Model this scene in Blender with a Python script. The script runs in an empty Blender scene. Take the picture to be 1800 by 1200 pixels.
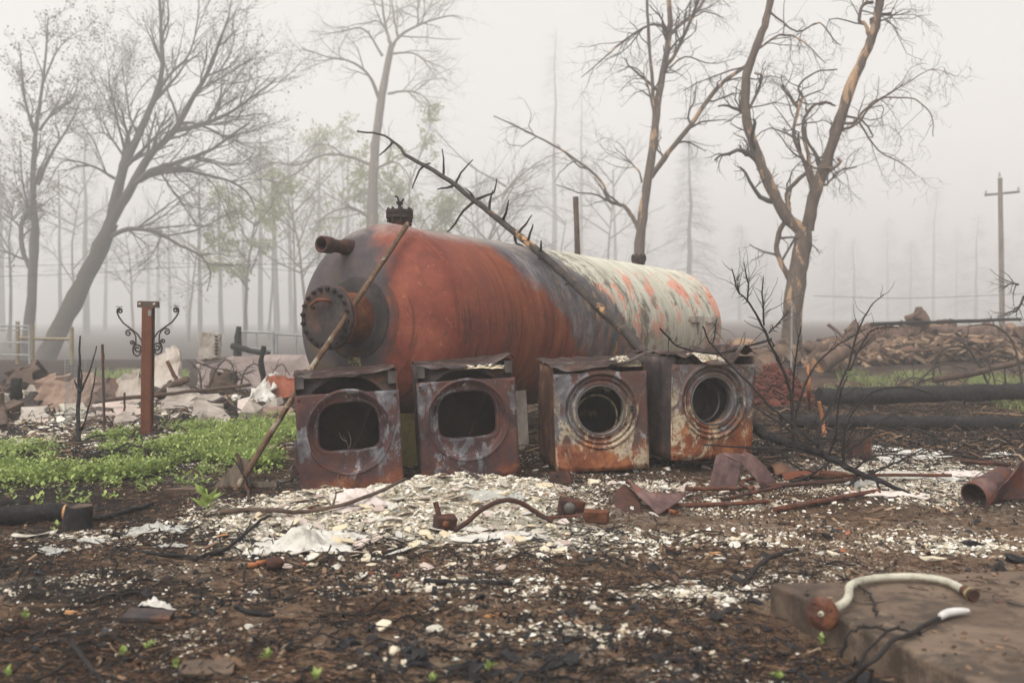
import bpy, math, random
import numpy as np
from mathutils import Vector, Matrix, Euler
R = math.radians
S = bpy.context.scene
COL = S.collection
# ------------------------------------------------------------------ camera
FPX, HOR, CAMH = 1750.0, 555.0, 1.2            # focal length in photo pixels (35 mm), horizon row, eye height
PITCH = math.atan((600 - HOR) / FPX)
cd = bpy.data.cameras.new('camera'); cam = bpy.data.objects.new('camera', cd); COL.objects.link(cam)
cam.location = (0, 0, CAMH); cam.rotation_euler = (R(90) - PITCH, 0, 0)
cd.sensor_width = 36; cd.lens = 35; cd.clip_start = 0.1; cd.clip_end = 2000
cd.dof.use_dof = True; cd.dof.focus_distance = 7.4; cd.dof.aperture_fstop = 2.2
S.camera = cam
# ------------------------------------------------------------------ sky
SUN_EL, SUN_ROT = R(56), R(215)
w = bpy.data.worlds.new('World'); S.world = w; w.use_nodes = True
nt = w.node_tree; bg = nt.nodes['Background']
sky = nt.nodes.new('ShaderNodeTexSky'); sky.sky_type = 'NISHITA'; sky.sun_disc = False
sky.sun_elevation = SUN_EL; sky.sun_rotation = SUN_ROT; sky.air_density = 1.0; sky.dust_density = 6.0; sky.ozone_density = 1.0
hs = nt.nodes.new('ShaderNodeHueSaturation'); hs.inputs['Saturation'].default_value = 0.10
tint = nt.nodes.new('ShaderNodeMix'); tint.data_type = 'RGBA'; tint.blend_type = 'MULTIPLY'; tint.inputs[0].default_value = 1
tint.inputs[7].default_value = (1.0, 0.99, 0.955, 1)          # thick cloud: the blue is gone
nt.links.new(sky.outputs[0], hs.inputs['Color']); nt.links.new(hs.outputs[0], tint.inputs[6])
nt.links.new(tint.outputs[2], bg.inputs[0]); bg.inputs[1].default_value = 0.13
# ------------------------------------------------------------------ sun behind cloud
sd = bpy.data.lights.new('sun', 'SUN'); sun = bpy.data.objects.new('sun', sd); COL.objects.link(sun)
sd.energy = 1.5; sd.angle = R(75); sd.color = (1.0, 0.94, 0.86)
sun.rotation_euler = Vector((math.sin(SUN_ROT) * math.cos(SUN_EL), math.cos(SUN_ROT) * math.cos(SUN_EL), math.sin(SUN_EL))).to_track_quat('Z', 'Y').to_euler()
# ------------------------------------------------------------------ exposure
S.view_settings.view_transform = 'Standard'; S.view_settings.look = 'None'
S.view_settings.gamma = 1; S.view_settings.exposure = 0.9; S.view_settings.use_curve_mapping = False
S.render.engine = 'CYCLES'; cy = S.cycles
cy.use_denoising = True; cy.denoiser = 'OPENIMAGEDENOISE'
cy.max_bounces = 8; cy.diffuse_bounces = 3; cy.glossy_bounces = 2; cy.transmission_bounces = 2; cy.volume_bounces = 4; cy.transparent_max_bounces = 4
cy.caustics_reflective = False; cy.caustics_refractive = False; cy.sample_clamp_indirect = 4.0
cy.use_adaptive_sampling = True; cy.adaptive_threshold = 0.02

# ================================================================== helpers
random.seed(11); rng = np.random.default_rng(11)
CP, SP = math.cos(PITCH), math.sin(PITCH)
def at(px, py, d):
    """world point seen at photo pixel (px,py), d metres in front of the camera"""
    v = (600 - py) / FPX * d; x = (px - 900) / FPX * d
    return Vector((x, d * CP + v * SP, CAMH - d * SP + v * CP))

# ---- numpy value noise
def _hash(ix, iy, s):
    h = (ix.astype(np.int64) * 374761393 + iy.astype(np.int64) * 668265263 + s * 1442695041) & 0x7fffffff
    h = ((h ^ (h >> 13)) * 1274126177) & 0x7fffffff
    return ((h ^ (h >> 16)) & 0xffff) / 65535.0
def vnoise(x, y, s=0):
    x = np.asarray(x, float); y = np.asarray(y, float)
    ix = np.floor(x); iy = np.floor(y); fx = x - ix; fy = y - iy
    fx = fx * fx * (3 - 2 * fx); fy = fy * fy * (3 - 2 * fy)
    a = _hash(ix, iy, s); b = _hash(ix + 1, iy, s); c = _hash(ix, iy + 1, s); d = _hash(ix + 1, iy + 1, s)
    return a + (b - a) * fx + (c - a) * fy + (a - b - c + d) * fx * fy
def fbm(x, y, s=0, oct=4):
    t = 0; a = 0.5
    for o in range(oct):
        t = t + a * (vnoise(x, y, s + o * 17) - 0.5); x = x * 2.03 + 3.1; y = y * 2.03 + 7.7; a *= 0.55
    return t
def sstep(a, b, x):
    t = np.clip((x - a) / (b - a), 0, 1); return t * t * (3 - 2 * t)

class MB:
    """collects shapes into one mesh"""
    def __init__(s): s.v = []; s.f = []; s.sm = []
    def add(s, vs, fs, smooth=False):
        o = len(s.v); s.v.extend([tuple(p) for p in vs]); s.f.extend([tuple(i + o for i in f) for f in fs]); s.sm.extend([smooth] * len(fs))
    def box(s, c, size, rot=None, jitter=0.0):
        M = Matrix.Translation(Vector(c)) @ (rot.to_matrix().to_4x4() if rot else Matrix())
        vs = []
        for z in (-.5, .5):
            for y in (-.5, .5):
                for x in (-.5, .5):
                    vs.append(M @ Vector((x * size[0] + random.uniform(-jitter, jitter), y * size[1] + random.uniform(-jitter, jitter), z * size[2] + random.uniform(-jitter, jitter))))
        s.add(vs, [(0, 2, 3, 1), (4, 5, 7, 6), (0, 1, 5, 4), (2, 6, 7, 3), (0, 4, 6, 2), (1, 3, 7, 5)])
    def tube(s, pts, rad, n=8, cap=True, rough=0.0, smooth=True):
        pts = [Vector(p) for p in pts]; k = len(pts)
        if not hasattr(rad, '__len__'): rad = [rad] * k
        elif len(rad) == 2 and k != 2: rad = [rad[0] + (rad[1] - rad[0]) * i / (k - 1) for i in range(k)]
        vs = []; up = None
        for i, p in enumerate(pts):
            t = (pts[min(i + 1, k - 1)] - pts[max(i - 1, 0)])
            if t.length < 1e-9: t = Vector((0, 0, 1))
            t.normalize()
            if up is None: up = t.orthogonal().normalized()
            else:
                up = up - t * up.dot(t)
                up = up.normalized() if up.length > 1e-6 else t.orthogonal().normalized()
            b = t.cross(up)
            for j in range(n):
                a = 2 * math.pi * j / n; r = rad[i] * (1 + random.uniform(-rough, rough))
                vs.append(p + (up * math.cos(a) + b * math.sin(a)) * r)
        fs = [(i * n + j, i * n + (j + 1) % n, (i + 1) * n + (j + 1) % n, (i + 1) * n + j) for i in range(k - 1) for j in range(n)]
        s.add(vs, fs, smooth)
        if cap:
            s.add(vs[:n], [tuple(range(n))[::-1]]); s.add(vs[-n:], [tuple(range(n))])
    def lathe(s, prof, M=Matrix(), n=32, smooth=True):
        """profile of (axial, radius) about local X"""
        vs = []
        for (a, r) in prof:
            for j in range(n):
                t = 2 * math.pi * j / n; vs.append(M @ Vector((a, r * math.cos(t), r * math.sin(t))))
        k = len(prof)
        s.add(vs, [(i * n + j, (i + 1) * n + j, (i + 1) * n + (j + 1) % n, i * n + (j + 1) % n) for i in range(k - 1) for j in range(n)], smooth)
    def grid(s, fn, nu, nv, smooth=True, thick=0.0):
        vs = [Vector(fn(i / (nu - 1), j / (nv - 1))) for j in range(nv) for i in range(nu)]
        fs = [(j * nu + i, j * nu + i + 1, (j + 1) * nu + i + 1, (j + 1) * nu + i) for j in range(nv - 1) for i in range(nu - 1)]
        s.add(vs, fs, smooth)
    def prism(s, poly, h, M=Matrix()):
        n = len(poly); vs = [M @ Vector((x, y, -h / 2)) for x, y in poly] + [M @ Vector((x, y, h / 2)) for x, y in poly]
        s.add(vs, [tuple(range(n))[::-1], tuple(range(n, 2 * n))] + [(i, (i + 1) % n, n + (i + 1) % n, n + i) for i in range(n)])
    def build(s, name, mat, parent=None, label=None, cat=None, group=None, kind=None, loc=None, solid=0.0, bevel=0.0, sub=0):
        me = bpy.data.meshes.new(name); me.from_pydata(s.v, [], s.f); me.update()
        me.polygons.foreach_set('use_smooth', s.sm)
        me.materials.append(mat)
        o = bpy.data.objects.new(name, me); COL.objects.link(o)
        if parent: o.parent = parent
        if loc is not None: o.location = loc
        if sub:
            m = o.modifiers.new('sub', 'SUBSURF'); m.levels = m.render_levels = sub
        if solid:
            m = o.modifiers.new('sol', 'SOLIDIFY'); m.thickness = solid; m.offset = 0
        if bevel:
            m = o.modifiers.new('bev', 'BEVEL'); m.width = bevel; m.segments = 2; m.limit_method = 'ANGLE'
        return tag(o, label, cat, group, kind)
def tag(o, label=None, cat=None, group=None, kind=None):
    if label: o['label'] = label
    if cat: o['category'] = cat
    if group: o['group'] = group
    if kind: o['kind'] = kind
    return o
def empty(name, loc, label, cat, group=None, rot=(0, 0, 0)):
    o = bpy.data.objects.new(name, None); COL.objects.link(o); o.location = loc; o.rotation_euler = rot; o.empty_display_size = 0.1
    return tag(o, label, cat, group)
def copy_tree(o, parent=None):
    c = o.copy(); COL.objects.link(c); c.parent = parent
    for ch in list(o.children): copy_tree(ch, c)
    return c
def npmesh(name, V, F, mat, smooth=False, **kw):
    """fast mesh from numpy verts (n,3) and faces (m,k)"""
    me = bpy.data.meshes.new(name); F = np.asarray(F, np.int32); k = F.shape[1]
    me.vertices.add(len(V)); me.vertices.foreach_set('co', np.asarray(V, np.float32).ravel())
    me.loops.add(F.size); me.loops.foreach_set('vertex_index', F.ravel())
    me.polygons.add(len(F)); me.polygons.foreach_set('loop_start', np.arange(0, F.size, k, dtype=np.int32))
    try: me.polygons.foreach_set('loop_total', np.full(len(F), k, np.int32))
    except Exception: pass
    me.polygons.foreach_set('use_smooth', np.full(len(F), smooth, bool))
    me.update(calc_edges=True); me.materials.append(mat)
    o = bpy.data.objects.new(name, me); COL.objects.link(o)
    return tag(o, **kw)
def rotmats(n, tilt=math.pi, r=rng):
    """n random rotations: random heading, tilt up to the given angle"""
    a = r.uniform(0, 2 * np.pi, n); b = r.uniform(-tilt, tilt, n); c = r.uniform(-tilt, tilt, n)
    ca, sa, cb, sb, cc, sc = np.cos(a), np.sin(a), np.cos(b), np.sin(b), np.cos(c), np.sin(c)
    z = np.zeros(n); o = np.ones(n)
    A = np.stack([ca, -sa, z, sa, ca, z, z, z, o], 1).reshape(n, 3, 3)
    B = np.stack([o, z, z, z, cb, -sb, z, sb, cb], 1).reshape(n, 3, 3)
    C = np.stack([cc, z, sc, z, o, z, -sc, z, cc], 1).reshape(n, 3, 3)
    return A @ B @ C
def scatter(name, tv, tf, P, SC, M, mat, smooth=False, **kw):
    """one mesh out of many transformed copies of a small template"""
    n = len(P); tv = np.asarray(tv, float); tf = np.asarray(tf, int)
    V = np.einsum('nij,nkj->nki', M, tv[None] * SC[:, None, :]) + P[:, None, :]
    F = tf[None] + (np.arange(n) * len(tv))[:, None, None]
    return npmesh(name, V.reshape(-1, 3), F.reshape(-1, tf.shape[1]), mat, smooth, **kw)
def lump_mesh(seed, sub=2, rough=0.35, flat=0.7):
    import bmesh
    bm = bmesh.new(); bmesh.ops.create_icosphere(bm, subdivisions=sub, radius=1)
    rr = random.Random(seed); offs = [Vector((rr.uniform(-1, 1), rr.uniform(-1, 1), rr.uniform(-1, 1))).normalized() for _ in range(9)]; cut = [rr.uniform(.25, .8) for _ in offs]
    for v in bm.verts:
        for o_, c_ in zip(offs, cut):
            d = v.co.dot(o_)
            if d > c_: v.co -= o_ * (d - c_) * .9
        q = v.co * 2.1 + Vector((seed * 1.7, seed * .9, 0)); v.co *= 1 + rough * (1.3 * float(fbm(q.x + q.z * .7, q.y - q.z * .6, seed, 3)) + rr.uniform(-.12, .12))
        v.co.z *= flat
    me = bpy.data.meshes.new('lump'); bm.to_mesh(me); bm.free()
    return me
def mesh_arrays(me):
    v = np.empty(len(me.vertices) * 3); me.vertices.foreach_get('co', v)
    return v.reshape(-1, 3), np.array([tuple(p.vertices) for p in me.polygons])
BOXV = [(x, y, z) for z in (-.5, .5) for y in (-.5, .5) for x in (-.5, .5)]
BOXF = [(0, 2, 3, 1), (4, 5, 7, 6), (0, 1, 5, 4), (2, 6, 7, 3), (0, 4, 6, 2), (1, 3, 7, 5)]

# ---- the lie of the land
PATCH = [(-1.25, 5.15, .34, .16, .9), (-1.75, 5.6, .40, .22, .7), (.30, 5.25, .50, .22, .9), (.75, 4.25, .38, .16, .8), (-.2, 4.35, .30, .12, .7), (1.25, 5.35, .32, .14, .65), (2.35, 5.2, .33, .15, .9), (1.5, 6.25, .40, .16, .6), (.9, 6.7, .4, .16, .7), (2.7, 6.3, .4, .15, .5), (-2.3, 5.3, .3, .14, .6), (.2, 3.75, .3, .1, .6)]   # drifts of pale ash: x, y, half-widths, strength
def gh(x, y, fine=True):
    x = np.asarray(x, float); y = np.asarray(y, float)
    h = 0.10 * fbm(x * .25, y * .25, 5, 3)
    h = h * sstep(3.0, 9, y) + 0.03 * sstep(7.5, 9.5, y)
    h = h + 0.07 * np.exp(-((x - .5) / 1.6) ** 2 - ((y - 7.3) / .9) ** 2)          # made ground under the machines
    m1 = np.exp(-((x + 1.02) / .62) ** 2 - ((y - 6.08) / .42) ** 2)                 # heaps of plaster and insulation
    m2 = np.exp(-((x + .22) / .50) ** 2 - ((y - 6.35) / .42) ** 2)
    h = h + .10 * m1 + .14 * m2
    h = h + .45 * np.exp(-((x - 9.5) / 5.0) ** 2 - ((y - 23.5) / 3.0) ** 2)         # bank under the log pile
    h = h + .12 * np.exp(-((x + 5.5) / 2.5) ** 2 - ((y - 13) / 2.5) ** 2)
    h = h - 1.36 * sstep(24, 54, y) * (1 - sstep(-4, 4, x))                            # falls away towards the wood
    if fine:
        near = 1 - sstep(14, 26, y)
        h = h + near * (.06 * fbm(x * 1.7, y * 1.7, 9, 4) + .055 * fbm(x * 6, y * 6, 31, 4))
        h = h + (m1 + m2) * .10 * fbm(x * 8, y * 8, 41, 3)
    return h
def ghf(x, y): return float(gh(x, y))
def on(px, py, dz=0.0):
    """the ground point seen at photo pixel (px,py)"""
    a = at(px, py, 1.0) - Vector((0, 0, CAMH)); t = CAMH / max(1e-3, -a.z)
    for _ in range(12):
        z = ghf(a.x * t, a.y * t); t += ((CAMH - z) / max(1e-3, -a.z) - t) * .7
    return Vector((a.x * t, a.y * t, ghf(a.x * t, a.y * t) + dz))
def drop(p, dz=0.0): return Vector((p[0], p[1], ghf(p[0], p[1]) + dz))
# ================================================================== materials
class NM:
    """small builder for node materials"""
    def __init__(s, name, rough=0.8, metal=0.0, spec=0.3):
        s.m = bpy.data.materials.new(name); s.m.use_nodes = True; s.t = s.m.node_tree
        s.b = s.t.nodes['Principled BSDF']; s.b.inputs['Roughness'].default_value = rough; s.b.inputs['Metallic'].default_value = metal
        s.b.inputs['Specular IOR Level'].default_value = spec
        s.tc = s.t.nodes.new('ShaderNodeTexCoord'); s.obj = s.tc.outputs['Object']
    def put(s, sock, v):
        if isinstance(v, bpy.types.NodeSocket): s.t.links.new(v, sock)
        elif isinstance(v, (tuple, list)) and len(v) == 3 and sock.type == 'RGBA': sock.default_value = (*v, 1)
        else: sock.default_value = v
    def pos(s):
        return s.t.nodes.new('ShaderNodeNewGeometry').outputs['Position']
    def island(s): return s.t.nodes.new('ShaderNodeNewGeometry').outputs['Random Per Island']
    def orand(s): return s.t.nodes.new('ShaderNodeObjectInfo').outputs['Random']
    def map(s, v, scale=(1, 1, 1), loc=(0, 0, 0)):
        n = s.t.nodes.new('ShaderNodeMapping'); s.put(n.inputs[0], v); n.inputs['Scale'].default_value = scale; n.inputs['Location'].default_value = loc
        return n.outputs[0]
    def xyz(s, v):
        n = s.t.nodes.new('ShaderNodeSeparateXYZ'); s.put(n.inputs[0], v); return n.outputs
    def noise(s, v=None, scale=5, detail=5, rough=.6, dist=0.0, col=False):
        n = s.t.nodes.new('ShaderNodeTexNoise'); s.put(n.inputs['Vector'], v if v is not None else s.obj)
        n.inputs['Scale'].default_value = scale; n.inputs['Detail'].default_value = detail; n.inputs['Roughness'].default_value = rough; n.inputs['Distortion'].default_value = dist
        return n.outputs[1 if col else 0]
    def vor(s, v=None, scale=5, feat='F1', out=0, rand=1.0):
        n = s.t.nodes.new('ShaderNodeTexVoronoi'); s.put(n.inputs['Vector'], v if v is not None else s.obj); n.feature = feat
        n.inputs['Scale'].default_value = scale; n.inputs['Randomness'].default_value = rand
        return n.outputs[out]
    def ramp(s, f, stops, interp='LINEAR'):
        n = s.t.nodes.new('ShaderNodeValToRGB'); s.put(n.inputs[0], f); cr = n.color_ramp; cr.interpolation = interp
        while len(cr.elements) > 1: cr.elements.remove(cr.elements[-1])
        for i, (p, c) in enumerate(stops):
            e = cr.elements[0] if i == 0 else cr.elements.new(p)
            e.position = p; e.color = (*c, 1) if isinstance(c, (tuple, list)) else (c, c, c, 1)
        return n.outputs[0]
    def step(s, f, a, b):
        n = s.t.nodes.new('ShaderNodeMapRange'); n.interpolation_type = 'SMOOTHSTEP'; s.put(n.inputs[0], f)
        n.inputs[1].default_value = a; n.inputs[2].default_value = b; n.inputs[3].default_value = 0; n.inputs[4].default_value = 1
        return n.outputs[0]
    def math(s, op, a, b=0.0, c=0.0):
        n = s.t.nodes.new('ShaderNodeMath'); n.operation = op; s.put(n.inputs[0], a); s.put(n.inputs[1], b); s.put(n.inputs[2], c); return n.outputs[0]
    def add(s, a, b): return s.math('ADD', a, b)
    def mul(s, a, b): return s.math('MULTIPLY', a, b)
    def mix(s, f, a, b, blend='MIX'):
        n = s.t.nodes.new('ShaderNodeMix'); n.data_type = 'RGBA'; n.blend_type = blend; s.put(n.inputs[0], f); s.put(n.inputs[6], a); s.put(n.inputs[7], b); return n.outputs[2]
    def color(s, c): s.put(s.b.inputs['Base Color'], c); return s
    def rough(s, r): s.put(s.b.inputs['Roughness'], r); return s
    def bump(s, h, strength=.4, dist=.02):
        n = s.t.nodes.new('ShaderNodeBump'); s.put(n.inputs['Height'], h); n.inputs['Strength'].default_value = strength; n.inputs['Distance'].default_value = dist
        s.t.links.new(n.outputs[0], s.b.inputs['Normal']); return s
def simple(name, stops, scale=8, rough=.85, bump=.3, bd=.01, per='obj', metal=0.0, stretch=(1, 1, 1), detail=6, spec=.25, isl=0.0):
    m = NM(name, rough, metal, spec); v = m.map(m.pos() if per == 'pos' else m.obj, stretch)
    n = m.noise(v, scale, detail, .65)
    f = n
    if isl: f = m.add(m.mul(n, 1 - isl), m.mul(m.island() if per != 'rand' else m.orand(), isl))
    m.color(m.ramp(f, stops)); m.bump(n, bump, bd)
    return m.m
MT = {}
# --- tank: X along the axis, Z up, radius .8
m = NM('tank_steel', .7, .0, .14); o = m.obj; X, Y, Z = m.xyz(o); zr = m.mul(Z, 1.25)
big = m.noise(o, 1.3, 4, .6); mid = m.noise(o, 4, 6, .65); fine = m.noise(o, 22, 6, .7)
streak = m.noise(m.map(o, (3.2, .8, .8)), 1.7, 8, .68, .5); streakf = m.noise(m.map(o, (13, 1.0, 1.0), (3, 1, 0)), 1.6, 7, .72, .25)
hf = m.noise(m.map(o, (1.6, .9, .9)), 9, 10, .8, .4)
nb = m.add(m.add(m.mul(m.math('SUBTRACT', big, .5), 1.3), m.mul(m.math('SUBTRACT', mid, .5), .8)), m.mul(m.math('SUBTRACT', hf, .5), .9))
red = m.ramp(streak, [(.25, (.060, .016, .011)), (.42, (.135, .032, .018)), (.58, (.205, .058, .024)), (.76, (.30, .11, .038))])
flat = m.ramp(mid, [(.28, (.095, .025, .018)), (.5, (.170, .045, .031)), (.72, (.235, .076, .046))])
col = m.mix(m.step(m.add(X, nb), .15, 1.1), flat, red)
col = m.mix(m.mul(m.step(fine, .60, .68), .55), col, (.36, .15, .075))
col = m.mix(m.mul(m.step(streakf, .60, .72), .45), col, (.40, .13, .045))
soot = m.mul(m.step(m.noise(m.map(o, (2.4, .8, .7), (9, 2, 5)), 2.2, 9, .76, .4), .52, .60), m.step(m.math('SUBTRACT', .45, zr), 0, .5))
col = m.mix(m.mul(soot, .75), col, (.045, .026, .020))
spk = m.noise(o, 46, 4, .7); col = m.mix(m.mul(m.step(spk, .64, .67), .7), col, (.045, .018, .014))
drip = m.noise(m.map(o, (16, .55, .55), (5, 5, 5)), 1.5, 7, .7, .2); col = m.mix(m.mul(m.step(drip, .57, .64), m.mul(m.math('SUBTRACT', 1.0, m.step(zr, .3, .9)), .6)), col, (.05, .022, .015))
# scale-blackened dished end
hd = m.math('SUBTRACT', m.add(m.mul(X, -1.0), m.mul(Y, .62)), m.mul(nb, .28))
dk = m.ramp(mid, [(.3, (.030, .030, .035)), (.5, (.062, .060, .066)), (.66, (.10, .075, .05)), (.8, (.17, .075, .035))])
col = m.mix(m.mul(m.step(hd, .08, .24), .92), col, dk)
# blued, heat-bleached band over the shoulder
bl = m.math('SUBTRACT', m.add(X, m.mul(zr, 1.0)), m.mul(nb, -.75))
blue = m.ramp(m.noise(m.map(o, (1.4, .9, .8)), 3.6, 10, .78, .4), [(.32, (.020, .021, .026)), (.44, (.055, .058, .068)), (.54, (.11, .112, .125)), (.62, (.20, .19, .185)), (.72, (.11, .075, .05))])
col = m.mix(m.mul(m.step(bl, 1.68, 1.92), .93), col, blue)
dd = m.noise(m.map(o, (2.2, 1.0, .8)), 4.5, 8, .75)
col = m.mix(m.mul(m.step(dd, .55, .59), m.step(bl, 1.9, 2.4)), col, (.24, .18, .10))
ox = m.math('MULTIPLY', m.step(m.noise(m.map(o, (3, .9, .9)), 2.4, 8, .75, .4), .50, .58), m.math('MULTIPLY', m.step(bl, 1.7, 2.0), m.math('SUBTRACT', 1.0, m.step(zr, -.1, .5))))
col = m.mix(m.mul(ox, .8), col, (.20, .07, .03))
top = m.math('MULTIPLY', m.step(m.add(zr, m.mul(m.math('SUBTRACT', hf, .5), .25)), .80, .95), m.step(m.add(X, nb), -.5, .2))
col = m.mix(m.mul(top, .8), col, m.ramp(mid, [(.3, (.13, .12, .12)), (.7, (.34, .30, .27))]))
# paint that survived at the far end
pt = m.math('SUBTRACT', m.add(X, m.mul(zr, 1.25)), m.mul(nb, -.55))
pcol = m.ramp(m.noise(m.map(o, (2.6, .9, .9)), 1.9, 7, .65, .3), [(.28, (.22, .20, .155)), (.42, (.42, .405, .33)), (.62, (.54, .53, .45)), (.8, (.62, .60, .52))])
pm = m.step(pt, 3.12, 3.28)
fl = m.noise(m.map(o, (1.25, .9, .8)), 2.6, 10, .74, .5)
dark = m.mul(m.step(fl, .545, .575), m.math('SUBTRACT', 1.0, m.mul(m.step(zr, .25, .95), .85)))
pcol = m.mix(m.mul(dark, .85), pcol, m.ramp(fine, [(.35, (.055, .05, .046)), (.6, (.16, .125, .09)), (.8, (.3, .25, .19))]))
pk = m.noise(m.map(o, (1.1, .9, .7), (7, 3, 1)), 3.0, 9, .70, .5)
scar = m.noise(m.map(o, (.8, .8, .8), (1, 4, 7)), 1.4, 4, .6)
pkm = m.math('MULTIPLY', m.step(m.add(m.add(pk, m.mul(m.math('SUBTRACT', scar, .52), .55)), m.mul(m.math('SUBTRACT', m.math('ABSOLUTE', m.math('SUBTRACT', zr, .35)), .35), -.13)), .53, .55), m.math('SUBTRACT', 1.0, m.step(zr, .82, .96)))
pcol = m.mix(m.mul(pkm, .9), pcol, m.ramp(m.noise(o, 14, 4), [(.3, (.50, .20, .14)), (.55, (.62, .29, .21)), (.75, (.42, .13, .07))]))
rs = m.noise(m.map(o, (1.4, 1.1, 1.0), (2, 9, 4)), 6.5, 7, .7)
pcol = m.mix(m.mul(m.step(m.add(rs, m.mul(m.step(X, 4.6, 6.0), .05)), .63, .645), .9), pcol, (.23, .06, .03))
vert = m.noise(m.map(o, (11, .7, .7)), 1.5, 6, .65, .3)
pcol = m.mix(m.mul(m.step(vert, .60, .70), m.mul(m.math('SUBTRACT', 1.0, m.step(zr, -.1, .75)), .6)), pcol, (.17, .10, .055))
sc_ = m.mul(m.math('SUBTRACT', 1.0, m.step(m.math('SUBTRACT', pt, m.mul(m.math('SUBTRACT', hf, .5), 1.2)), 3.3, 4.6)), m.step(m.noise(m.map(o, (1.5, 1, .8), (4, 4, 4)), 5, 9, .78, .4), .47, .56))
pcol = m.mix(m.mul(sc_, .85), pcol, m.ramp(fine, [(.35, (.035, .034, .036)), (.6, (.10, .085, .07)), (.8, (.2, .15, .10))]))
pcol = m.mix(m.mul(m.math('SUBTRACT', 1.0, m.step(zr, -.5, .5)), .45), pcol, m.ramp(streakf, [(.35, (.30, .26, .20)), (.6, (.16, .12, .085))]))
col = m.mix(pm, col, pcol)
col = m.mix(m.mul(m.step(m.mul(zr, -1.0), .55, .95), .6), col, m.ramp(mid, [(.3, (.035, .028, .025)), (.7, (.10, .055, .035))]))  # underside: burnt steel, with shade painted in towards the bottom
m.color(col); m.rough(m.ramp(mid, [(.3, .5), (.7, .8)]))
m.bump(m.add(m.mul(fine, .6), m.add(m.mul(fl, .6), m.mul(pk, .6))), .35, .014); MT['tank'] = m.m
# --- other steel
def rusty(name, lo=(.045, .022, .018), mi=(.13, .045, .025), hi=(.26, .095, .04), grey=None, gs=.6, scale=7, rough=.75):
    m = NM(name, rough, .0, .13); n = m.noise(None, scale, 7, .68); n2 = m.noise(None, scale * 4, 6, .7)
    c = m.ramp(m.add(m.mul(n, .75), m.mul(n2, .25)), [(.3, lo), (.5, mi), (.68, hi)])
    if grey: c = m.mix(m.mul(m.step(m.noise(None, scale * .45, 6, .7, .3), .52, .60), gs), c, grey)
    m.color(c); m.bump(n2, .35, .006); return m.m
MT['rust'] = rusty('rusted_steel', (.035, .019, .015), (.105, .040, .023), (.22, .085, .038), scale=9); MT['rust_dark'] = rusty('dark_rusted_steel', (.022, .016, .016), (.05, .026, .022), (.12, .045, .025))
MT['rust_pipe'] = rusty('rusty_pipe_steel', (.028, .016, .014), (.085, .034, .022), (.17, .068, .035), (.10, .085, .08), .4, 14)
MT['rust_post'] = rusty('rust_red_post', (.060, .022, .014), (.12, .042, .024), (.165, .062, .035), scale=3)
MT['pole'] = rusty('weathered_pole', (.040, .024, .017), (.095, .055, .035), (.18, .12, .075), (.34, .30, .23), .6, 17)
MT['sheet'] = rusty('scorched_sheet', (.035, .022, .023), (.09, .052, .05), (.17, .105, .095), (.15, .050, .025), .75, 5, .6)
MT['lid'] = rusty('scorched_lid', (.010, .008, .008), (.035, .022, .020), (.10, .055, .042), (.16, .14, .13), .4, 6)
MT['iron'] = rusty('black_iron', (.012, .011, .012), (.030, .024, .024), (.07, .04, .03))
MT['manway'] = rusty('scorched_manway', (.018, .016, .018), (.038, .033, .034), (.075, .06, .05), (.16, .06, .03), .25, 6)
def burnt(name, seed, low, lowh, cream, purple=(.066, .038, .040)):
    """fire-bared enamel: purple-brown steel, blue-grey scale, rust rising from the foot"""
    m = NM(name, .65, .0, .16); o = m.map(m.obj, (1, 1, 1), (seed * 3.1, seed * 1.7, 0)); Z = m.xyz(m.obj)[2]
    a = m.noise(o, 3.5, 7, .68, .6); b = m.noise(o, 9, 6, .7); c_ = m.noise(m.map(o, (1.2, 1.2, .6)), 5, 9, .76, .5); f = m.noise(o, 38, 4, .7)
    c = m.ramp(a, [(.3, tuple(v * .35 for v in purple)), (.46, tuple(v * .8 for v in purple)), (.58, (.085, .036, .030)), (.7, (.13, .068, .058))])
    c = m.mix(m.mul(m.step(c_, .515, .55), .8), c, m.ramp(b, [(.3, (.045, .045, .052)), (.5, (.12, .125, .14)), (.68, (.30, .31, .32))]))
    lr = m.math('SUBTRACT', m.add(m.mul(m.math('SUBTRACT', a, .5), .9), lowh), Z)
    c = m.mix(m.mul(m.step(lr, 0, .18), low), c, m.ramp(b, [(.3, (.075, .022, .014)), (.5, (.20, .062, .026)), (.65, (.34, .13, .05)), (.8, (.20, .06, .03))]))
    if cream:
        k = m.noise(m.map(o, (1.4, 1.4, .8), (4, 0, 2)), 4.2, 8, .75, .9)
        cm = m.mul(m.step(k, .50, .56), m.step(m.math('SUBTRACT', .52, Z), -.12, .2))
        c = m.mix(m.mul(cm, cream), c, m.ramp(f, [(.35, (.22, .16, .10)), (.55, (.47, .40, .29)), (.75, (.56, .51, .41))]))
    c = m.mix(m.mul(m.step(f, .62, .7), .5), c, (.30, .16, .10))
    m.color(c); m.bump(m.add(m.mul(f, .3), m.mul(b, .7)), .3, .008); m.rough(m.ramp(b, [(.3, .45), (.7, .8)])); return m.m
MT['dryer_a'] = burnt('burnt_enamel_one', 1, .75, .12, 0); MT['dryer_b'] = burnt('burnt_enamel_two', 2, .7, .10, 0)
MT['wash_a'] = burnt('burnt_enamel_three', 3, .92, .26, .75, (.10, .062, .055)); MT['wash_b'] = burnt('burnt_enamel_four', 4, .95, .34, .85, (.11, .085, .075))
MT['side'] = rusty('sooted_cabinet_side', (.02, .018, .021), (.055, .045, .045), (.13, .085, .07), (.16, .07, .03), .5, 4)
MT['side_rust'] = rusty('rusted_cabinet_side', (.04, .024, .02), (.10, .052, .036), (.20, .12, .075), (.22, .08, .03), .5, 4)
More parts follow.
